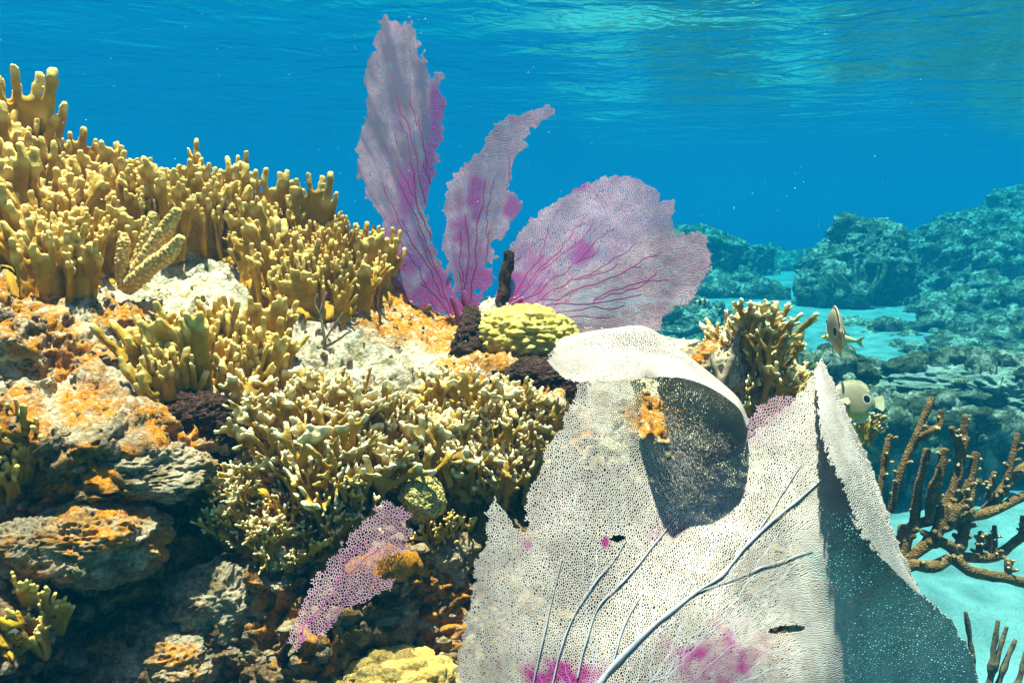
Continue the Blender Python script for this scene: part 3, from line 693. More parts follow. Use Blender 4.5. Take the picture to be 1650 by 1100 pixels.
# the big pale fan: main sheet, a scroll at its top left and a folded right margin, one colony
DBIG = tps([(740, 1100, .84), (950, 1100, .79), (1150, 1100, .79), (1290, 1100, .83), (1400, 1110, 1.0), (1580, 1100, 1.10), (1390, 1000, .985), (1350, 900, .95), (780, 820, .90), (880, 750, .92), (930, 640, .96), (1025, 640, .97), (1050, 800, .935), (1130, 720, 1.04), (1200, 740, 1.02), (1250, 850, .93), (1330, 700, 1.02), (1325, 585, 1.08), (1400, 900, .985), (1480, 950, 1.005), (1460, 1030, 1.03), (960, 1250, .76), (1400, 760, 1.02)])
bigo = [(720, 1180), (735, 1100), (752, 985), (762, 965), (768, 900), (790, 870), (783, 825), (800, 803), (815, 822), (832, 850), (848, 862), (845, 800), (870, 762), (880, 720), (905, 690), (925, 640), (935, 615), (1032, 612), (1036, 655), (1030, 712), (1058, 702), (1075, 740), (1130, 725), (1190, 722), (1215, 700), (1250, 668), (1285, 640), (1310, 600), (1325, 580), (1345, 625), (1400, 745), (1450, 890), (1480, 950), (1530, 1000), (1570, 1060), (1590, 1180)]
bspots = [(900, 1085, 90, 26, .95), (1160, 1065, 85, 60, .62), (975, 872, 9, 11, .9), (850, 880, 10, 14, .5), (1075, 850, 60, 30, .3), (880, 940, 40, 30, .12), (780, 1000, 20, 20, .3), (1190, 690, 20, 20, .2)]
def breg(x, y):
    g = np.stack([x / 9, y / 9, 0 * x], -1)
    r = inside(bigo, x + 5 * vnoise(g, 61), y + 5 * vnoise(g, 62))
    for hx, hy, a, b in ((1266, 1014, 30, 6), (840, 846, 14, 6), (995, 868, 12, 5)):
        r &= ((x - hx) / a) ** 2 + ((y - hy + (x - hx) * .1) / b) ** 2 > 1
    return r
big, bsurf, bN, bflow = sea_fan('sea_fan', 'big cream white sea fan, curled over at its top and folded along one side', (960, 1260), bigo, lambda x, y: DBIG(x, y) + 0.006 * np.sin(np.asarray(x) / 45.0 + np.asarray(y) / 90.0),
        3.2, 1.5, 6, (M['fan_white'], M['fan_vein']), 0.82, (-math.pi * 0.97, -math.pi * 0.03), bspots, region=breg, dark=0.10, thick=lambda x, y: 1 + 1.05 * np.clip((x - 1255) / 75, 0, 1) + .45 * np.exp(-((x - 1120) / 75) ** 2 - ((y - 800) / 110) ** 2) + 0.25 * vnoise(np.stack([x / 60, y / 60, 0 * x], -1), 9), vein_thr=800, vein_gain=0.10, vein_max=1.6)
# the raised midrib and side ribs
def rib(pts, r0, r1, name='midrib', seed=1):
    q = smoothline(pts, 40); p = bsurf(q[:, 0], q[:, 1]) + (CAM - bsurf(q[:, 0], q[:, 1])) * 0.003
    v, f = tube(p + .0015 * np.stack([fbm(p * 30, seed + k, 3) for k in range(3)], -1), np.linspace(r0, r1, 40), 8, lump=0.5, seed=seed); child(name, v, f, M['fan_vein'], big, {'tint': np.zeros(len(v))})
rib([(945, 1130), (985, 1075), (1050, 1010), (1120, 955), (1165, 925), (1200, 880), (1250, 835), (1330, 768)], .0034, .0015)
rib([(890, 1100), (915, 1010), (950, 950), (985, 905), (1010, 870)], .0013, .0006, 'side_rib', 2)
rib([(930, 1090), (960, 985), (1010, 930), (1060, 870), (1100, 820)], .0012, .0006, 'side_rib', 3)
rib([(860, 1100), (880, 1010), (890, 960), (905, 900)], .0010, .0005, 'side_rib', 4)
for i, q in enumerate(([(1120, 955), (1180, 932), (1250, 905), (1310, 885)], [(1200, 880), (1232, 840), (1264, 790), (1292, 745)], [(985, 1075), (1005, 1010), (1032, 958)])):
    rib(q, .0009, .0004, 'side_rib', 20 + i)

def loft(rows, n=60):
    """surface through polylines of (px, py, depth); u across 0..1, v over the rows"""
    rw = [P(*smoothline(r, n).T) for r in rows]; A = np.array(rw)         # rows, n, 3
    m = len(rows); A2 = np.concatenate([2 * A[:1] - A[1:2], A, 2 * A[-1:] - A[-2:-1]])
    def f(u, v):
        u = np.clip(np.asarray(u, float), 0, 1) * (n - 1); j = np.minimum(u.astype(int), n - 2); fu = (u - j)[..., None]
        w = np.clip(np.asarray(v, float), 0, 1) * (m - 1); i = np.minimum(w.astype(int), m - 2); t = (w - i)[..., None]
        g = lambda r: A2[r, j] * (1 - fu) + A2[r, j + 1] * fu
        a, b, c, d = g(i), g(i + 1), g(i + 2), g(i + 3)
        return 0.5 * (2 * b + (c - a) * t + (2 * a - 5 * b + 4 * c - d) * t ** 2 + (3 * b - a - 3 * c + d) * t ** 3)
    return f

def patch(name, rows, size, cell, seed, reg, base, spread, w=1.25, depth=0.95, elong=1.3):
    f = loft(rows); SX, SY = size
    surf = lambda x, y: f(np.asarray(x) / SX, np.asarray(y) / SY)
    N, E, flow, n0 = net(base, lambda x, y: reg(x / SX, y / SY, x, y) & (x > 0) & (x < SX) & (y > 0) & (y < SY), cell, elong, seed, (0, 0, SX, SY), spread)
    N = np.c_[np.clip(N[:, 0], -0.3, SX - .8), np.clip(N[:, 1], 0, SY - .8)]
    R = np.random.RandomState(seed); rad = w * depth / F * (0.85 + 0.3 * R.rand(len(N))); rad[n0:] *= 0.6
    V, Fc, idx = strands(N, E, rad, surf); child(name, V, Fc, M['fan_white'], big, {'tint': np.clip(0.06 * fbm(np.c_[N / 20, 0 * N[:, 0]], seed), 0, 1)[idx]})

# scroll: front rim, crown, back silhouette, back wall, foot on the main sheet
Fr = [(878, 578, 1.0), (912, 612, .985), (960, 617, .98), (1030, 612, .955), (1075, 609, .888), (1110, 612, .905), (1150, 628, .915), (1190, 658, .945), (1203, 690, .98)]
Cr = [(890, 562, 1.05), (920, 572, 1.045), (970, 566, 1.03), (1030, 566, 1.0), (1090, 582, .955), (1145, 612, .97), (1185, 648, .985), (1205, 684, 1.0)]
Si = [(905, 548, 1.10), (935, 538, 1.10), (990, 530, 1.09), (1045, 530, 1.07), (1105, 574, 1.035), (1155, 614, 1.03), (1190, 645, 1.02), (1206, 678, 1.02)]
Wa = [(960, 590, 1.07), (990, 590, 1.075), (1020, 600, 1.08), (1060, 630, 1.085), (1110, 655, 1.085), (1155, 675, 1.075), (1185, 690, 1.06), (1203, 705, 1.04)]
Ft = [(1040, 800, 1.0), (1050, 790, 1.0), (1060, 780, 1.0), (1085, 765, 1.02), (1115, 755, 1.03), (1150, 748, 1.035), (1180, 738, 1.03), (1198, 728, 1.025)]
def scroll_reg(u, v, x, y):
    jag = 0.02 * vnoise(np.stack([x / 7, y / 7, 0 * x], -1), 5) + 0.012 * vnoise(np.stack([x / 3, y / 3, 0 * x], -1), 6)
    left = 0.015 + jag + np.where(v > 0.5, np.clip((v - 0.5) * 1.9, 0, 0.42), 0)
    return (u > left) & (v > 0.006 + np.maximum(jag, 0) * np.where(u < .5, 1, .3))
patch('scroll', [Fr, Cr, Si, Wa, Ft], (350, 420), 3.2, 71, scroll_reg, (330, 900), (-math.pi * .85, -math.pi * .3))
# folded margin
Fo = [(1322, 578, 1.085), (1345, 622, 1.075), (1372, 682, 1.06), (1402, 748, 1.045), (1428, 820, 1.03), (1452, 890, 1.015), (1482, 952, 1.005)]
Md = [(1322, 590, 1.06), (1336, 650, 1.01), (1354, 705, .985), (1378, 762, .965), (1406, 835, .955), (1438, 895, .965), (1482, 956, .99)]
Ed = [(1312, 600, 1.045), (1318, 665, .97), (1326, 725, .93), (1350, 775, .91), (1382, 858, .905), (1424, 905, .93), (1480, 958, .985)]
def fold_reg(u, v, x, y):
    jag = 0.10 * vnoise(np.stack([x / 8, y / 8, 0 * x], -1), 7) + 0.06 * vnoise(np.stack([x / 3.5, y / 3.5, 0 * x], -1), 8)
    return v < 0.94 + jag
patch('folded_margin', [Fo, Md, Ed], (420, 110), 3.5, 72, fold_reg, (200, -500), (math.pi * .2, math.pi * .8), w=1.45)
holdfast(big, [P(965, 1330, np.array(.78)), P(962, 1270, np.array(.77)), P(955, 1180, np.array(.775)), P(945, 1120, np.array(.785))], [.02, .016, .010, .006], M['fan_vein'], 11)

# ------------------------------------------------------------------ lumps, sponges and boulders on the ledge
def worley(p, seed=0):
    p = np.asarray(p, float) + 500.0; i = np.floor(p).astype(np.int64); best = np.full(p.shape[:-1], 9.0)
    for dx in (-1, 0, 1):
        for dy in (-1, 0, 1):
            for dz in (-1, 0, 1):
                c = i + np.array([dx, dy, dz]); h = [0.5 + 0.45 * _hash(c[..., 0], c[..., 1], c[..., 2], seed + k) for k in range(3)]
                best = np.minimum(best, np.sqrt(sum((c[..., k] + h[k] - p[..., k]) ** 2 for k in range(3))))
    return best

def lump(px, py, d, rx, ry, rd=None, seed=0, res=(60, 100), big=0.18, bigs=1.6, mid=0.0, mids=6, spike=0.0, spikes=16, down=1.0, at=None):
    """displaced ellipsoid, radii in photo pixels at its depth"""
    k = d / F; v, f = sphere(*res); v = v.copy()
    n = v.copy(); o = np.array([seed * 7.3, seed * 3.1, seed * 5.7])
    r = 1 + big * fbm(n * bigs + o, seed, 4)
    if mid: r = r + mid * (1 - worley(n * mids + o, seed) ** 2)
    if spike: r = r + spike * billow(n * spikes + o, seed + 2, 2)
    v = v * r[:, None]; v[:, 2] = np.where(v[:, 2] < 0, v[:, 2] * down, v[:, 2])
    v = v * np.array([rx * k, (rd or (rx + ry) / 2) * k, ry * k])
    return v + (P(px, py, d) if at is None else at), f

def solid(name, label, cat, mat, lumps, group=None):
    v, f = None, None; V = []; Fs = []; k = 0
    for v, f in lumps: V.append(v); Fs.append(f + k); k += len(v)
    V = np.concatenate(V); Fs = np.concatenate(Fs); c = V.mean(0); c[2] = V[:, 2].min()
    o = link(name, mesh(name, V - c, Fs, mat, {'orange': np.clip((fbm(V * 20, 78, 4) - .02) * 2.6, 0, 1) * (cat == 'rock'), 'wall': np.zeros(len(V)) + (0.55 if cat == 'rock' and c[2] < 1.28 else 0.0)}), None, c)
    return tag(o, label, cat, group)

solid('lump_coral', 'round lemon yellow lumpy coral head on the ledge below the wide lilac fan', 'coral', M['mustard'],
      [lump(846, 542, 1.34, 72, 42, 62, 3, (120, 200), .10, 1.5, .26, 5.2, .05, 9)])
solid('lump_coral', 'pale orange knobbly coral head at the foot of the rock, cut by the bottom edge', 'coral', M['mustard2'],
      [lump(640, 1112, .88, 84, 50, 60, 4, (110, 170), .18, 2.0, .30, 3.6, .04, 12)])
n_ = NT('star_coral'); vd = n_.voro(180); n_.color(n_.ramp(vd, [(0.10, (0.05, 0.04, 0.015)), (0.28, (0.50, 0.42, 0.14)), (0.5, (0.42, 0.34, 0.10)), (0.75, (0.16, 0.12, 0.03))]))
n_.bump(n_.ramp(vd, [(0.1, 0.1), (0.3, 1.0), (0.7, 0.2)]), 1.0, 0.004)
solid('star_coral', 'small round olive star coral dotted with ring-shaped cups beside the small pink fan', 'coral', n_.m,
      [lump(681, 803, F, .031, .032, .030, 5, (80, 120), .22, 1.5, at=P(681, 803, np.array(.975)))])
DS = 'dark brown sponges on the reef ledge'
v, f = tube(smoothline([P(752, 590, np.array(1.30)), P(753, 560, np.array(1.30)), P(757, 525, np.array(1.31)), P(758, 500, np.array(1.32))], 40), np.interp(np.linspace(0, 1, 40), [0, .3, .7, 1], [.026, .026, .018, .013]), 40)
c0 = v.mean(0); v = v + (v - np.array([c0[0], c0[1], 0]) * [1, 1, 0] - v * [0, 0, 1]) * (0.35 * billow(v * 110, 5, 2))[:, None]
o = link('tube_sponge', mesh('tube_sponge', v, f, M['darkalga'])); tag(o, 'dark brown conical sponge standing left of the yellow lump coral', 'sponge', DS)
v, f = tube(smoothline([P(812, 520, np.array(1.48)), P(811, 470, np.array(1.48)), P(816, 430, np.array(1.48)), P(820, 408, np.array(1.48))], 36), np.interp(np.linspace(0, 1, 36), [0, .5, 1], [.018, .013, .010]), 32, lump=.35, seed=4)
o = link('tube_sponge', mesh('tube_sponge', v, f, M['darkalga'])); tag(o, 'dark upright sponge stub between the slim fan and the wide lilac fan', 'sponge', DS)
for (lab, L) in (('flat dark brown sponge mat under the yellow lump coral', [(860, 605, 1.26, 66, 26, 50), (905, 632, 1.23, 32, 26, 30), (815, 596, 1.27, 26, 16, 26)]),
                 ('dark maroon sponge clump at the foot of the olive upright plates', [(310, 672, .98, 52, 36, 40), (355, 690, .98, 40, 30, 34)]),
                 ('small dark sponge wedged between the two bushy pale-tipped fire corals', [(660, 712, 1.06, 26, 26, 30)]),
                 ('dark maroon sponge clump under the overhang left of the bushy fire coral', [(365, 755, .99, 62, 34, 34), (320, 740, .97, 40, 22, 30)])):
    solid('brown_sponge', lab, 'sponge', M['darkalga'], [lump(*q, 20 + i, (70, 120), .35, 1.8, .15, 7, .10, 18) for i, q in enumerate(L)], DS)
BG = 'boulders set in the shaded rock face'
for i, (lab, q) in enumerate((
        ('big rounded boulder lit on top, left of the encrusting fire coral', (160, 872, .85, 92, 62, 80)),
        ('pale rock with black shadow beneath at the left edge', (-14, 526, .98, 66, 48, 60)),
        ('long sunlit rock lip above the shaded hollow on the left', (225, 757, .90, 110, 44, 70)),
        ('tan boulder below the encrusting fire coral', (350, 970, .92, 70, 62, 64)),
        ('brown boulder right below the small pink fan', (600, 1000, .95, 74, 54, 60)),
        ('dim grey boulder at the bottom edge below the tan boulder', (255, 1075, .87, 84, 60, 60)),
        ('reddish grey boulder by the left edge above the yellow plates', (40, 890, .81, 54, 50, 46)),
        ('dark pitted boulder between the pink fan and the big white fan', (715, 905, 1.01, 44, 52, 44)))):
    solid('boulder', lab, 'rock', M['reef'], [lump(*q, 40 + i, (150, 220), .38, 1.9, .07, 4.0, .07, 11)], BG)

# ribbed finger coral
def ribbed(pts, r, seed):
    q = smoothline(pts, 90); rr = r * np.interp(np.linspace(0, 1, 90), [0, .7, 1], [1.0, .95, .55])
    v, f = tube(q, rr, 26); c = np.concatenate([np.repeat(q[:1], 3, 0), q, np.repeat(q[-1:], 3, 0)]).repeat(26, 0)
    return c + (v - c) * (1 + 0.30 * (1 - worley(v * 210, seed) * 1.5))[:, None], f
n_ = NT('ribbed_coral'); n_.color(n_.mix(n_.ramp(n_.voro(210), [(0.2, 0.), (0.6, 1.)]), (0.74, 0.56, 0.24), (0.40, 0.25, 0.06))); n_.bump(n_.voro(210), -1.0, .004)
root = thing('finger_coral', 'finger coral with beaded yellow-tan fingers leaning right among the fire corals', 'coral', P(212, 455, np.array(1.10)))
for i, (q, r) in enumerate((([(205, 462, 1.11), (235, 420, 1.09), (262, 378, 1.08), (286, 340, 1.07)], .0125), ([(212, 458, 1.09), (245, 428, 1.07), (272, 408, 1.06), (291, 384, 1.05)], .0115), ([(208, 460, 1.12), (225, 420, 1.12), (238, 380, 1.12), (246, 345, 1.12)], .0105), ([(200, 460, 1.10), (196, 425, 1.09), (200, 392, 1.09), (200, 378, 1.09)], .009))):
    v, f = ribbed([P(a, b, np.array(c)) for a, b, c in q], r, i); child('finger', v, f, n_.m, root)
# twig
M['twig'] = m_plain('dead_gorgonian', (0.16, 0.11, 0.07), (0.34, 0.26, 0.18), 60)
root = thing('dead_gorgonian', 'thin bare grey-brown gorgonian twig standing on the pale ledge', 'gorgonian', P(522, 585, np.array(1.18)))
for q, r in (([(521, 590, 1.18), (523, 545, 1.17), (517, 505, 1.17), (526, 472, 1.17)], .0028), ([(523, 548, 1.17), (540, 522, 1.16), (552, 505, 1.16)], .0022), ([(522, 560, 1.175), (545, 547, 1.16), (562, 534, 1.15)], .0022), ([(518, 510, 1.17), (508, 490, 1.17), (512, 474, 1.17)], .0018)):
    v, f = tube(smoothline([P(a, b, np.array(c)) for a, b, c in q], 20), np.linspace(r, r * .7, 20), 8, lump=.3); child('twig', v, f, M['twig'], root)

# ------------------------------------------------------------------ dead coral head with the right-hand fire coral
o = solid('dead_coral_head', 'orange-brown dead coral head carrying the fire coral right of the curled fan', 'coral', M['reef'],
      [lump(1150, 625, 1.36, 62, 62, 60, 60, (110, 170), .35, 1.6, .14, 4, .10, 9), lump(1205, 650, 1.36, 44, 58, 50, 61, (90, 140), .35, 1.8, .14, 4, .10, 9), lump(1118, 590, 1.38, 34, 26, 40, 62, (60, 100), .35, 1.8, .14, 4, .1, 9), lump(1190, 780, 1.40, 110, 120, 110, 63, (80, 120), .3, 1.6, .1, 4)])
oa = o.data.attributes['orange']; co = np.empty(len(o.data.vertices) * 3); o.data.vertices.foreach_get('co', co); co = co.reshape(-1, 3) + np.array(o.location)
oa.data.foreach_set('value', np.clip((fbm(co * 22, 77, 3) + .25) * 2.2, 0, 1).astype(np.float32))
root = thing('dead_branch', 'bare grey dead coral branch forking up in front of the dead coral head', 'coral', P(1163, 690, np.array(1.27)))
for q, r in (([(1163, 692, 1.30), (1164, 650, 1.275), (1166, 612, 1.27), (1182, 575, 1.27), (1188, 545, 1.28), (1196, 522, 1.29)], .0095), ([(1165, 620, 1.27), (1152, 590, 1.28), (1146, 568, 1.29)], .006), ([(1182, 575, 1.27), (1180, 550, 1.275), (1172, 530, 1.28)], .005)):
    v, f = tube(smoothline([P(a, b, np.array(c)) for a, b, c in q], 30), np.linspace(r, r * .55, 30), 14, lump=.45, seed=3); child('branch', v, f, M['twig'], root)
kp = lambda d: (lambda x, y: P(x, y, np.array(d + 0.10 * vnoise(np.array([x * .05, y * .05, 3.0]), 4))))
root = colony('fire coral with pale-tipped forks on the dead coral head, in front of the distant reef', [(1168, 590), (1190, 565), (1236, 552), (1246, 575), (1250, 620), (1272, 650), (1262, 690), (1215, 700), (1205, 640)],
       46, LACE, 12, (1.1, 1.65), 0.5, out=0.1, part='branch', mind=12, ptf=kp(1.36), crust=False, group=G1)
st = []
for q, r in (([(1225, 720, 1.38), (1232, 650, 1.37), (1215, 580, 1.36), (1205, 530, 1.36)], .013), ([(1240, 715, 1.38), (1262, 640, 1.36), (1280, 570, 1.35), (1290, 530, 1.35)], .013), ([(1232, 650, 1.37), (1195, 600, 1.37), (1165, 565, 1.37)], .010), ([(1250, 700, 1.37), (1270, 670, 1.36), (1295, 640, 1.35)], .010)):
    st.append(tube(smoothline([P(a, b, np.array(c)) for a, b, c in q], 24), np.linspace(r, r * .5, 24), 12, lump=.4, seed=8))
v, f = join(st); child('stem', v, f, M['lace'], root, {'tip': np.zeros(len(v))})
colony('tiny yellow fire coral sprig just right of the folded white fan edge', [(1372, 690), (1380, 715), (1405, 715), (1405, 690)], 6, LACE, 13, (.7, .9), .5, part='branch', mind=10, ptf=kp(1.50), crust=False, group=G1)

# ------------------------------------------------------------------ staghorn coral
n_ = NT('staghorn'); cc = n_.mix(n_.ramp(n_.noise(60, 4, .65), [(.4, 0.), (.6, 1.)]), (0.10, 0.05, 0.013), (0.22, 0.115, 0.033)); n_.color(n_.mix(n_.attr('tip'), cc, (0.62, 0.45, 0.26)))
n_.bump(n_.math('ADD', n_.voro(260), n_.noise(240, 3, .6)), .9, .004); M['stag'] = n_.m
sroot = thing('staghorn_coral', 'brown branching coral with pale knob tips over the sand, right of the white fan', 'coral', P(1400, 960, np.array(1.5)))
RS = random.Random(5)
def stag(q, r0, r1, end=True, name='branch'):
    L = [P(a, b, np.array(c)) for a, b, c in q]; n = 26; pts = smoothline(L, n); rr = np.linspace(r0, r1, n) * .86; parts = []; tips = [pts[-1]] if end else []
    v, f = tube(pts, rr, 12, lump=.22, seed=RS.randint(0, 99)); parts.append((v, f))
    for i in range(2, n - 2):
        if RS.random() < 0.26:                   # short side knobs
            d = np.array([RS.uniform(-1, 1), RS.uniform(-1, .6), RS.uniform(.1, 1)]); d /= np.linalg.norm(d); l = rr[i] + RS.uniform(.004, .011)
            parts.append(tube([pts[i], pts[i] + d * l * .6, pts[i] + d * l], [rr[i] * .62, rr[i] * .56, rr[i] * .44], 8)); tips.append(pts[i] + d * l)
    v, f = join(parts); child(name, v, f, M['stag'], sroot, {'tip': tipattr(v, tips, .0045)})
D0 = 1.55
for q, r0, r1 in (
    ([(1436, 822, 1.5), (1446, 775, 1.5), (1457, 744, 1.5), (1482, 688, 1.5), (1502, 642, 1.5)], .0095, .008), ([(1482, 706, 1.5), (1500, 694, 1.48), (1513, 686, 1.48), (1516, 663, 1.48)], .010, .007),
    ([(1414, 812, 1.48), (1420, 780, 1.48), (1429, 722, 1.48), (1434, 702, 1.48)], .009, .0072), ([(1473, 848, 1.52), (1479, 787, 1.52), (1487, 756, 1.52), (1494, 725, 1.52)], .0125, .008),
    ([(1497, 838, 1.5), (1504, 787, 1.5), (1516, 756, 1.5), (1522, 725, 1.5)], .013, .0095), ([(1519, 822, 1.54), (1541, 774, 1.54), (1547, 744, 1.54), (1556, 706, 1.54)], .012, .009),
    ([(1547, 744, 1.54), (1543, 713, 1.54), (1533, 690, 1.54)], .010, .008), ([(1551, 722, 1.56), (1555, 671, 1.56)], .010, .008), ([(1531, 838, 1.52), (1553, 802, 1.52), (1565, 768, 1.52), (1572, 731, 1.52)], .013, .009),
    ([(1556, 820, 1.56), (1578, 774, 1.56)], .010, .008), ([(1590, 820, 1.58), (1618, 787, 1.58), (1646, 756, 1.6), (1700, 715, 1.6)], .013, .011), ([(1618, 787, 1.58), (1632, 737, 1.58), (1640, 700, 1.58)], .010, .0075),
    ([(1593, 802, 1.57), (1602, 762, 1.57)], .010, .008), ([(1660, 770, 1.64), (1690, 700, 1.64)], .012, .008), ([(1454, 895, 1.52), (1466, 852, 1.52), (1510, 833, 1.52), (1532, 815, 1.53)], .016, .011),
    ([(1440, 915, 1.5), (1463, 901, 1.5), (1500, 873, 1.5), (1528, 878, 1.51), (1547, 895, 1.53), (1596, 898, 1.56), (1615, 889, 1.58), (1650, 861, 1.6), (1720, 820, 1.62)], .014, .011),
    ([(1440, 925, 1.48), (1470, 910, 1.48), (1504, 913, 1.48), (1534, 901, 1.5), (1565, 920, 1.5), (1609, 929, 1.52), (1649, 938, 1.54), (1730, 955, 1.56)], .014, .013),
    ([(1510, 858, 1.51), (1522, 849, 1.52), (1553, 836, 1.54), (1596, 824, 1.56), (1643, 802, 1.58), (1720, 770, 1.6)], .013, .011), ([(1541, 894, 1.52), (1553, 858, 1.53), (1559, 828, 1.54)], .015, .011),
    ([(1577, 896, 1.55), (1581, 858, 1.55)], .009, .008), ([(1593, 896, 1.56), (1594, 862, 1.56)], .008, .007), ([(1602, 900, 1.56), (1603, 848, 1.57)], .007, .006), ([(1625, 931, 1.53), (1624, 902, 1.53)], .009, .007),
    ([(1500, 874, 1.5), (1512, 850, 1.5), (1520, 815, 1.5)], .018, .012), ([(1645, 870, 1.6), (1648, 832, 1.6)], .008, .006), ([(1320, 1010, 1.5), (1390, 968, 1.5), (1420, 945, 1.5), (1450, 895, 1.51), (1458, 850, 1.52)], .022, .014)):
    stag(q, r0, r1)
solid('boulder', 'rock hidden in shade behind the folded white fan, holding the brown branching coral', 'rock', M['reef'], [lump(1275, 1000, 1.48, 70, 70, 80, 70, (80, 120), .35, 1.6, .1, 4, down=2.6)])

# ------------------------------------------------------------------ fish
def fish(name, label, cat, loc, L, yaw, pitch, roll, prof, thick, mat, finmat, tail, fins, group=None):
    root = thing(name, label, cat, loc, group)
    pr = np.array(prof); n = 44; t = np.linspace(0, 1, n); top = np.interp(t, pr[:, 0], pr[:, 1]); bot = np.interp(t, pr[:, 0], pr[:, 2])
    k = np.ones(5) / 5; sm = lambda a: np.convolve(np.pad(a, 2, 'edge'), k, 'valid')
    top, bot = sm(top), sm(bot); th = thick * np.sin(np.pi * np.clip(t * .93 + .05, 0, 1)) ** .75
    a = np.linspace(0, 2 * np.pi, 28, endpoint=False); zc = (top + bot) / 2; zh = (top - bot) / 2 + .006
    x = np.repeat((t - .5)[:, None], 28, 1); y = th[:, None] * np.sign(np.cos(a)) * np.abs(np.cos(a)) ** 1.1; z = zc[:, None] + zh[:, None] * np.sin(a)
    v = np.stack([x, y, z], -1).reshape(-1, 3) * L; f = [tuple(q) for q in grid_faces(n, 28, True)] + [tuple(range(28)), tuple(range((n - 1) * 28, n * 28))[::-1]]
    link('body', mesh('body', v, f, mat), root)
    def fin(nm, poly, y=0.0, tilt=0.0, m=finmat):
        p = np.array(poly, float); q = len(p); w = 0.006
        V = np.array([(a_, y + s * w + tilt * i_ / q, b_) for s in (-1, 1) for i_, (a_, b_) in enumerate(p)]) * L
        Fc = [tuple(range(q))[::-1], tuple(range(q, 2 * q))] + [(i, (i + 1) % q, q + (i + 1) % q, q + i) for i in range(q)]
        link(nm, mesh(nm, V, Fc, m, smooth=False), root)
    fin('tail_fin', tail)
    for nm, poly, y, tl in fins: fin(nm, poly, y, tl)
    for s in (-1, 1):
        vv, ff = sphere(10, 14); link('eye', mesh('eye', vv * .022 * L + np.array([-.40, s * thick * .52, .05]) * L, ff, M['eye']), root)
    root.rotation_euler = (math.radians(roll), math.radians(pitch), math.radians(yaw))
    return root
n_ = NT('fish_eye'); n_.color((0.01, 0.01, 0.012)); n_.b.inputs['Roughness'].default_value = .2; M['eye'] = n_.m
def m_butterfly(L):
    n = NT('butterflyfish_skin'); co = n.coord(); sx = n.n('ShaderNodeSeparateXYZ'); n.l(co, sx.inputs[0]); x, z = sx.outputs[0], sx.outputs[2]
    base = n.mix(n.ramp(n.math('MULTIPLY_ADD', z, 1 / L), [(0.0, 0), (0.5, 1)]), (0.42, 0.33, 0.16), (0.29, 0.235, 0.14))
    mr = n.n('ShaderNodeMapRange'); n.l(z, mr.inputs[0]); mr.inputs[1].default_value = -.36 * L; mr.inputs[2].default_value = -.12 * L; mr.inputs[3].default_value = 1; mr.inputs[4].default_value = 0
    base = n.mix(mr.outputs[0], base, (0.95, 0.50, 0.0))
    wv = n.n('ShaderNodeTexWave', bands_direction='DIAGONAL'); wv.inputs['Scale'].default_value = 6.0 / L / 3; wv.inputs['Distortion'].default_value = .4; n.l(co, wv.inputs[0])
    base = n.mix(n.math('MULTIPLY', wv.outputs['Fac'], .30), base, (0.22, 0.19, 0.12))
    vm = n.n('ShaderNodeVectorMath', operation='MULTIPLY'); vm.inputs[1].default_value = (1, 0, 1); n.l(co, vm.inputs[0])
    vd = n.n('ShaderNodeVectorMath', operation='DISTANCE'); vd.inputs[1].default_value = (.32 * L, 0, .05 * L); n.l(vm.outputs[0], vd.inputs[0])
    dd = n.math('DIVIDE', vd.outputs['Value'], L)
    base = n.mix(n.ramp(dd, [(.086, 1.), (.094, 0.)]), base, (0.55, 0.52, 0.42)); base = n.mix(n.ramp(dd, [(.068, 1.), (.075, 0.)]), base, (0.004, 0.004, 0.006))
    bar = n.math('ABSOLUTE', n.math('SUBTRACT', x, -.38 * L)); base = n.mix(n.ramp(n.math('DIVIDE', bar, L), [(.02, .9), (.035, 0.)]), base, (0.02, 0.018, 0.015))
    n.color(base); n.b.inputs['Roughness'].default_value = .5; n.b.inputs['Specular IOR Level'].default_value = .3; return n.m
BP = [(0, .01, -.03), (.06, .07, -.07), (.14, .14, -.15), (.3, .27, -.27), (.5, .35, -.34), (.7, .345, -.335), (.84, .25, -.25), (.93, .11, -.10), (1, .065, -.055)]
BT = [(.48, .06), (.56, .12), (.64, .155), (.67, .10), (.675, 0), (.67, -.10), (.64, -.15), (.56, -.11), (.48, -.055)]
BF = [('dorsal_fin', [(-.22, .25), (-.10, .36), (.05, .405), (.25, .40), (.36, .33), (.42, .20), (.36, .2), (.2, .3), (0, .3)], 0, 0), ('anal_fin', [(.05, -.3), (.08, -.385), (.22, -.395), (.35, -.32), (.42, -.19), (.34, -.2), (.2, -.28)], 0, 0),
      ('pelvic_fin', [(-.17, -.26), (-.12, -.30), (-.02, -.46), (-.06, -.30)], .035, .05), ('pelvic_fin', [(-.17, -.26), (-.12, -.30), (-.02, -.46), (-.06, -.30)], -.035, -.05), ('pectoral_fin', [(-.2, .0), (-.06, .05), (-.02, -.04), (-.08, -.10)], .115, .05), ('pectoral_fin', [(-.2, .0), (-.06, .05), (-.02, -.04), (-.08, -.10)], -.115, -.05)]
M['bfin'] = m_plain('butterflyfish_fin', (0.55, 0.48, 0.26), (0.66, 0.58, 0.36), 90, .3, .001)
mb = m_butterfly(.098)
GB = 'butterflyfish beside the folded fan'
fish('butterflyfish', 'butterflyfish seen side on with its head hidden behind the folded white fan', 'fish', P(1366, 646, np.array(1.28)), .098, 0, 4, -24, BP, .115, mb, M['bfin'], BT, BF, GB)
fish('butterflyfish', 'butterflyfish turned nearly end on above the folded white fan, swimming away', 'fish', P(1347, 531, np.array(1.34)), .118, -104, 4, 9, BP, .115, m_butterfly(.118), M['bfin'], BT, BF, GB)
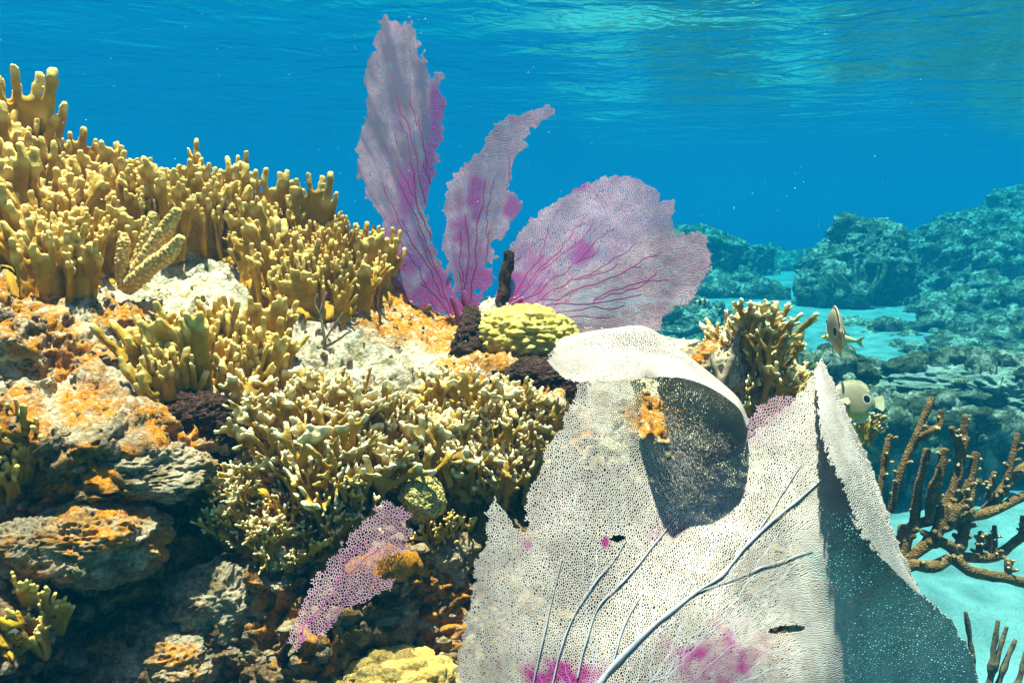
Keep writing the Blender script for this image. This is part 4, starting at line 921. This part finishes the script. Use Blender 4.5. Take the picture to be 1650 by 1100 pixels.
SP = [(0, .0, -.01), (.1, .07, -.06), (.3, .15, -.14), (.5, .17, -.16), (.75, .11, -.10), (.92, .045, -.045), (1, .035, -.035)]
ST = [(.48, .035), (.60, .13), (.72, .17), (.64, .04), (.62, 0), (.64, -.04), (.72, -.17), (.60, -.13), (.48, -.035)]
SF = [('dorsal_fin', [(-.2, .13), (-.05, .21), (.2, .2), (.3, .12), (.2, .1), (0, .14)], 0, 0), ('anal_fin', [(.08, -.13), (.15, -.21), (.28, -.13), (.2, -.1)], 0, 0), ('pectoral_fin', [(-.2, .0), (-.05, .03), (-.05, -.05)], .085, .05)]
M['yfin'] = m_plain('yellow_fin', (0.45, 0.42, 0.12), (0.6, 0.55, 0.2), 60, .3, .001)
fish('snapper', 'small pale yellow-green fish with a forked tail behind the end-on butterflyfish', 'fish', P(1352, 546, np.array(1.75)), .085, -6, 6, 0, SP, .08, M['yfin'], M['yfin'], ST, SF)
n_ = NT('sergeant_skin'); wv = n_.n('ShaderNodeTexWave', bands_direction='X'); wv.inputs['Scale'].default_value = 12; n_.l(n_.coord(), wv.inputs[0])
n_.color(n_.mix(n_.ramp(wv.outputs['Fac'], [(.45, 0.), (.62, 1.)]), (0.55, 0.55, 0.36), (0.03, 0.035, 0.04)))
M['sfin'] = m_plain('sergeant_fin', (0.3, 0.3, 0.22), (0.4, 0.4, 0.3), 60, .3, .001)
fish('sergeant_fish', 'tiny black-striped fish in the haze right of the wide lilac fan', 'fish', P(1131, 487, np.array(3.6)), .085, 190, 0, 0, [(a, b * 1.35, c * 1.35) for a, b, c in SP], .09, n_.m, M['sfin'], ST, SF)

# ------------------------------------------------------------------ the reef behind
def mound(name, label, L, seed, mat='far', group=None, cat='coral mound'):
    lumps = []
    for i, (px, py, d, rx, ry) in enumerate(L):
        k = d / F; c = P(px, py, np.array(d)); dn = max(1.0, (c[2] - (SEA_Z - 0.35)) / (ry * k))
        lumps.append(lump(px, py, d, rx, ry, (rx + ry) / 2, seed * 10 + i, (130, 200), .42, 1.7, .16, 3.5, .12, 9, down=dn))
    o = solid(name, label, cat, M[mat], lumps, group)
    R = np.random.RandomState(seed); V = np.concatenate([l[0] for l in lumps]); nr_ = 200; ok = V[:, 2] > np.percentile(V[:, 2], 45)
    Q = V[ok]; Q = Q[np.linalg.norm(Q - CAM, axis=1) < np.linalg.norm(V.mean(0) - CAM) + .3]; gv, gf, k = [], [], 0; sc_ = L[0][2] / 8
    for q in Q[R.choice(len(Q), 130)]:
        s_ = R.uniform(.03, .13) * sc_; vv, ff = lump(0, 0, F, s_ * R.uniform(.7, 1.8), s_ * R.uniform(.5, 1.5), s_, R.randint(0, 999), (12, 18), .5, 2.2, 0, 1, .35, 5, at=q); gv.append(vv); gf.append(ff + k); k += len(vv)
    gv = np.concatenate(gv); ch = link('coral_growth', mesh('coral_growth', gv - np.array(o.location), np.concatenate(gf), M[mat + '_growth' if mat + '_growth' in M else mat], {}), o); ch['kind'] = 'stuff'
    return o
M['shelf'] = m_plain('pale_shelf_rock', (0.16, 0.18, 0.12), (0.42, 0.46, 0.38), 5, 1.0, 0.05, 18, bs=40); M['shelf_growth'] = M['far']
GM = 'coral mounds of the distant reef'
mound('coral_mound', 'farthest dark coral mound in the haze right of the wide lilac fan', [(1110, 450, 13.5, 80, 68), (1180, 445, 14.5, 62, 46), (1150, 520, 11, 110, 50), (1020, 500, 12, 110, 60)], 1, group=GM)
mound('coral_mound', 'low blue bank on the horizon between the two tall mounds', [(1250, 438, 17, 80, 14)], 7, group=GM)
mound('coral_mound', 'tall coral mound with a dark overhang above the end-on butterflyfish', [(1375, 455, 10.2, 66, 66), (1335, 500, 9.8, 44, 50), (1400, 400, 10.6, 44, 28), (1365, 378, 10.8, 30, 10), (1425, 500, 10, 46, 56)], 2, group=GM)
mound('coral_mound', 'broad reef slope climbing out of frame, covered in coral growth', [(1630, 430, 12.5, 150, 72), (1560, 490, 11, 130, 78), (1495, 445, 12.5, 60, 58), (1660, 570, 8.6, 150, 90), (1530, 560, 9, 80, 50), (1730, 410, 13, 150, 90)], 3, group=GM)
mound('coral_mound', 'mottled reef bank filling the middle distance below the broad slope', [(1500, 585, 7.6, 120, 52), (1440, 565, 8.2, 80, 40), (1560, 575, 7.8, 110, 50), (1610, 610, 6.6, 140, 60), (1390, 580, 8.0, 70, 46), (1720, 590, 7.0, 120, 80)], 8, group=GM)
mound('coral_mound', 'dim low reef bank seen under the edge of the wide lilac fan', [(1120, 560, 7.8, 100, 46), (1010, 560, 8.0, 80, 40), (1200, 550, 8.6, 60, 30)], 9, group=GM)
mound('coral_mound', 'low flat-topped pale rock shelf in front of the reef slope', [(1560, 622, 4.4, 150, 36), (1480, 640, 4.5, 90, 34), (1650, 650, 4.1, 110, 50), (1690, 615, 4.6, 100, 40)], 4, 'shelf', group=GM)
mound('coral_mound', 'small dark reef rock low between the two butterflyfish', [(1345, 612, 3.7, 40, 34), (1400, 690, 3.5, 66, 34), (1300, 640, 3.9, 50, 50)], 5, group=GM)
mound('coral_mound', 'dark rock behind the brown branching coral', [(1500, 700, 3.5, 84, 40), (1590, 715, 3.6, 70, 36)], 6, group=GM)
M['rod'] = m_plain('sea_rod', (0.10, 0.085, 0.03), (0.24, 0.20, 0.08), 30)
def rods(label, px, py, d, n, wpx, hpx, r, seed, spread=.25, cat='sea rod', mat='rod'):
    R = random.Random(seed); root = thing('sea_rod', label, cat, P(px, py, np.array(d)), 'sea rods on the distant reef')
    for i in range(n):
        x = px + R.uniform(-1, 1) * wpx; h = hpx * R.uniform(.55, 1.1); dd = d + R.uniform(-.12, .12); l = (x - px) * spread + R.uniform(-6, 6)
        v, f = tube(smoothline([P(x * .4 + px * .6, py + 14, np.array(d)), P(x, py - h * .3, np.array(dd)), P(x + l * .6, py - h * .7, np.array(dd)), P(x + l, py - h, np.array(dd))], 14), np.linspace(r, r * .7, 14), 8, lump=.3)
        child('stalk', v, f, M[mat], root)
rods('thick clump of upright sea rods at the foot of the reef slope', 1486, 606, 8.0, 18, 36, 60, .024, 1)
rods('sparse sea rods on the tall mound beneath its peak', 1385, 460, 9.3, 10, 40, 32, .024, 2)
rods('feathery sea plume on the flat pale shelf', 1606, 640, 4.0, 9, 10, 56, .006, 3, 1.4)
rods('group of sea rods on the slope near the picture edge', 1625, 560, 7.6, 14, 40, 50, .022, 4)
rods('sea rods on the slope above the flat shelf', 1560, 560, 8.3, 10, 26, 44, .022, 5)
rods('little sea rods on the farthest mound', 1130, 405, 13, 10, 46, 22, .03, 6)
M['drod'] = m_plain('dark_sea_rod', (0.05, 0.035, 0.03), (0.22, 0.16, 0.07), 60)
rr_ = thing('sea_rod', 'dark sea rod fingers on the sand in the bottom right corner', 'sea rod', P(1600, 1150, np.array(1.3)))
for q in ([(1580, 1160), (1600, 1080), (1622, 1010)], [(1590, 1160), (1612, 1090), (1636, 1030)], [(1570, 1160), (1566, 1060), (1556, 985)], [(1610, 1160), (1640, 1100), (1652, 1050)], [(1590, 1160), (1598, 1070), (1608, 1000)], [(1600, 1160), (1655, 1130), (1690, 1080)]):
    v, f = tube(smoothline([P(a, b, np.array(1.3)) for a, b in q], 24), np.linspace(.0075, .0032, 24), 10, lump=.45, seed=2); child('stalk', v, f, M['drod'], rr_)

# ------------------------------------------------------------------ specks drifting in the water
RS = np.random.RandomState(9); V = []; Fs = []
for i in range(380):
    v, f = sphere(5, 6); c = P(RS.uniform(0, 1650), RS.uniform(0, 560), RS.uniform(.9, 3.0)); V.append(v * RS.uniform(.0004, .0012) * np.array([1, 1, .6]) + c); Fs.append(f + 30 * i)
n_ = NT('speck'); n_.color((.7, .7, .65))
tag(link('drifting_specks', mesh('drifting_specks', np.concatenate(V), np.concatenate(Fs), n_.m)), kind='stuff')

RS = np.random.RandomState(21); V = []; Fs = []; k = 0
while len(V) < 1500:
    x, y = RS.uniform(-40, 1100), RS.uniform(470, 1090)
    p = ground(x, y); s_ = RS.uniform(.0015, .0055) * (1 if y < 720 else 1.5)
    v, f = sphere(6, 8); v = v * (1 + .45 * vnoise(v * 1.6 + RS.uniform(0, 50, 3), 3))[:, None] * s_ * RS.uniform(.6, 1.6, 3)
    V.append(v + p); Fs.append(f + k); k += len(v)
V = np.concatenate(V); ro = link('coral_rubble', mesh('coral_rubble', V, np.concatenate(Fs), M['reef'], {'orange': np.zeros(len(V)), 'wall': np.zeros(len(V)) + .75}, smooth=False)); tag(ro, kind='stuff')
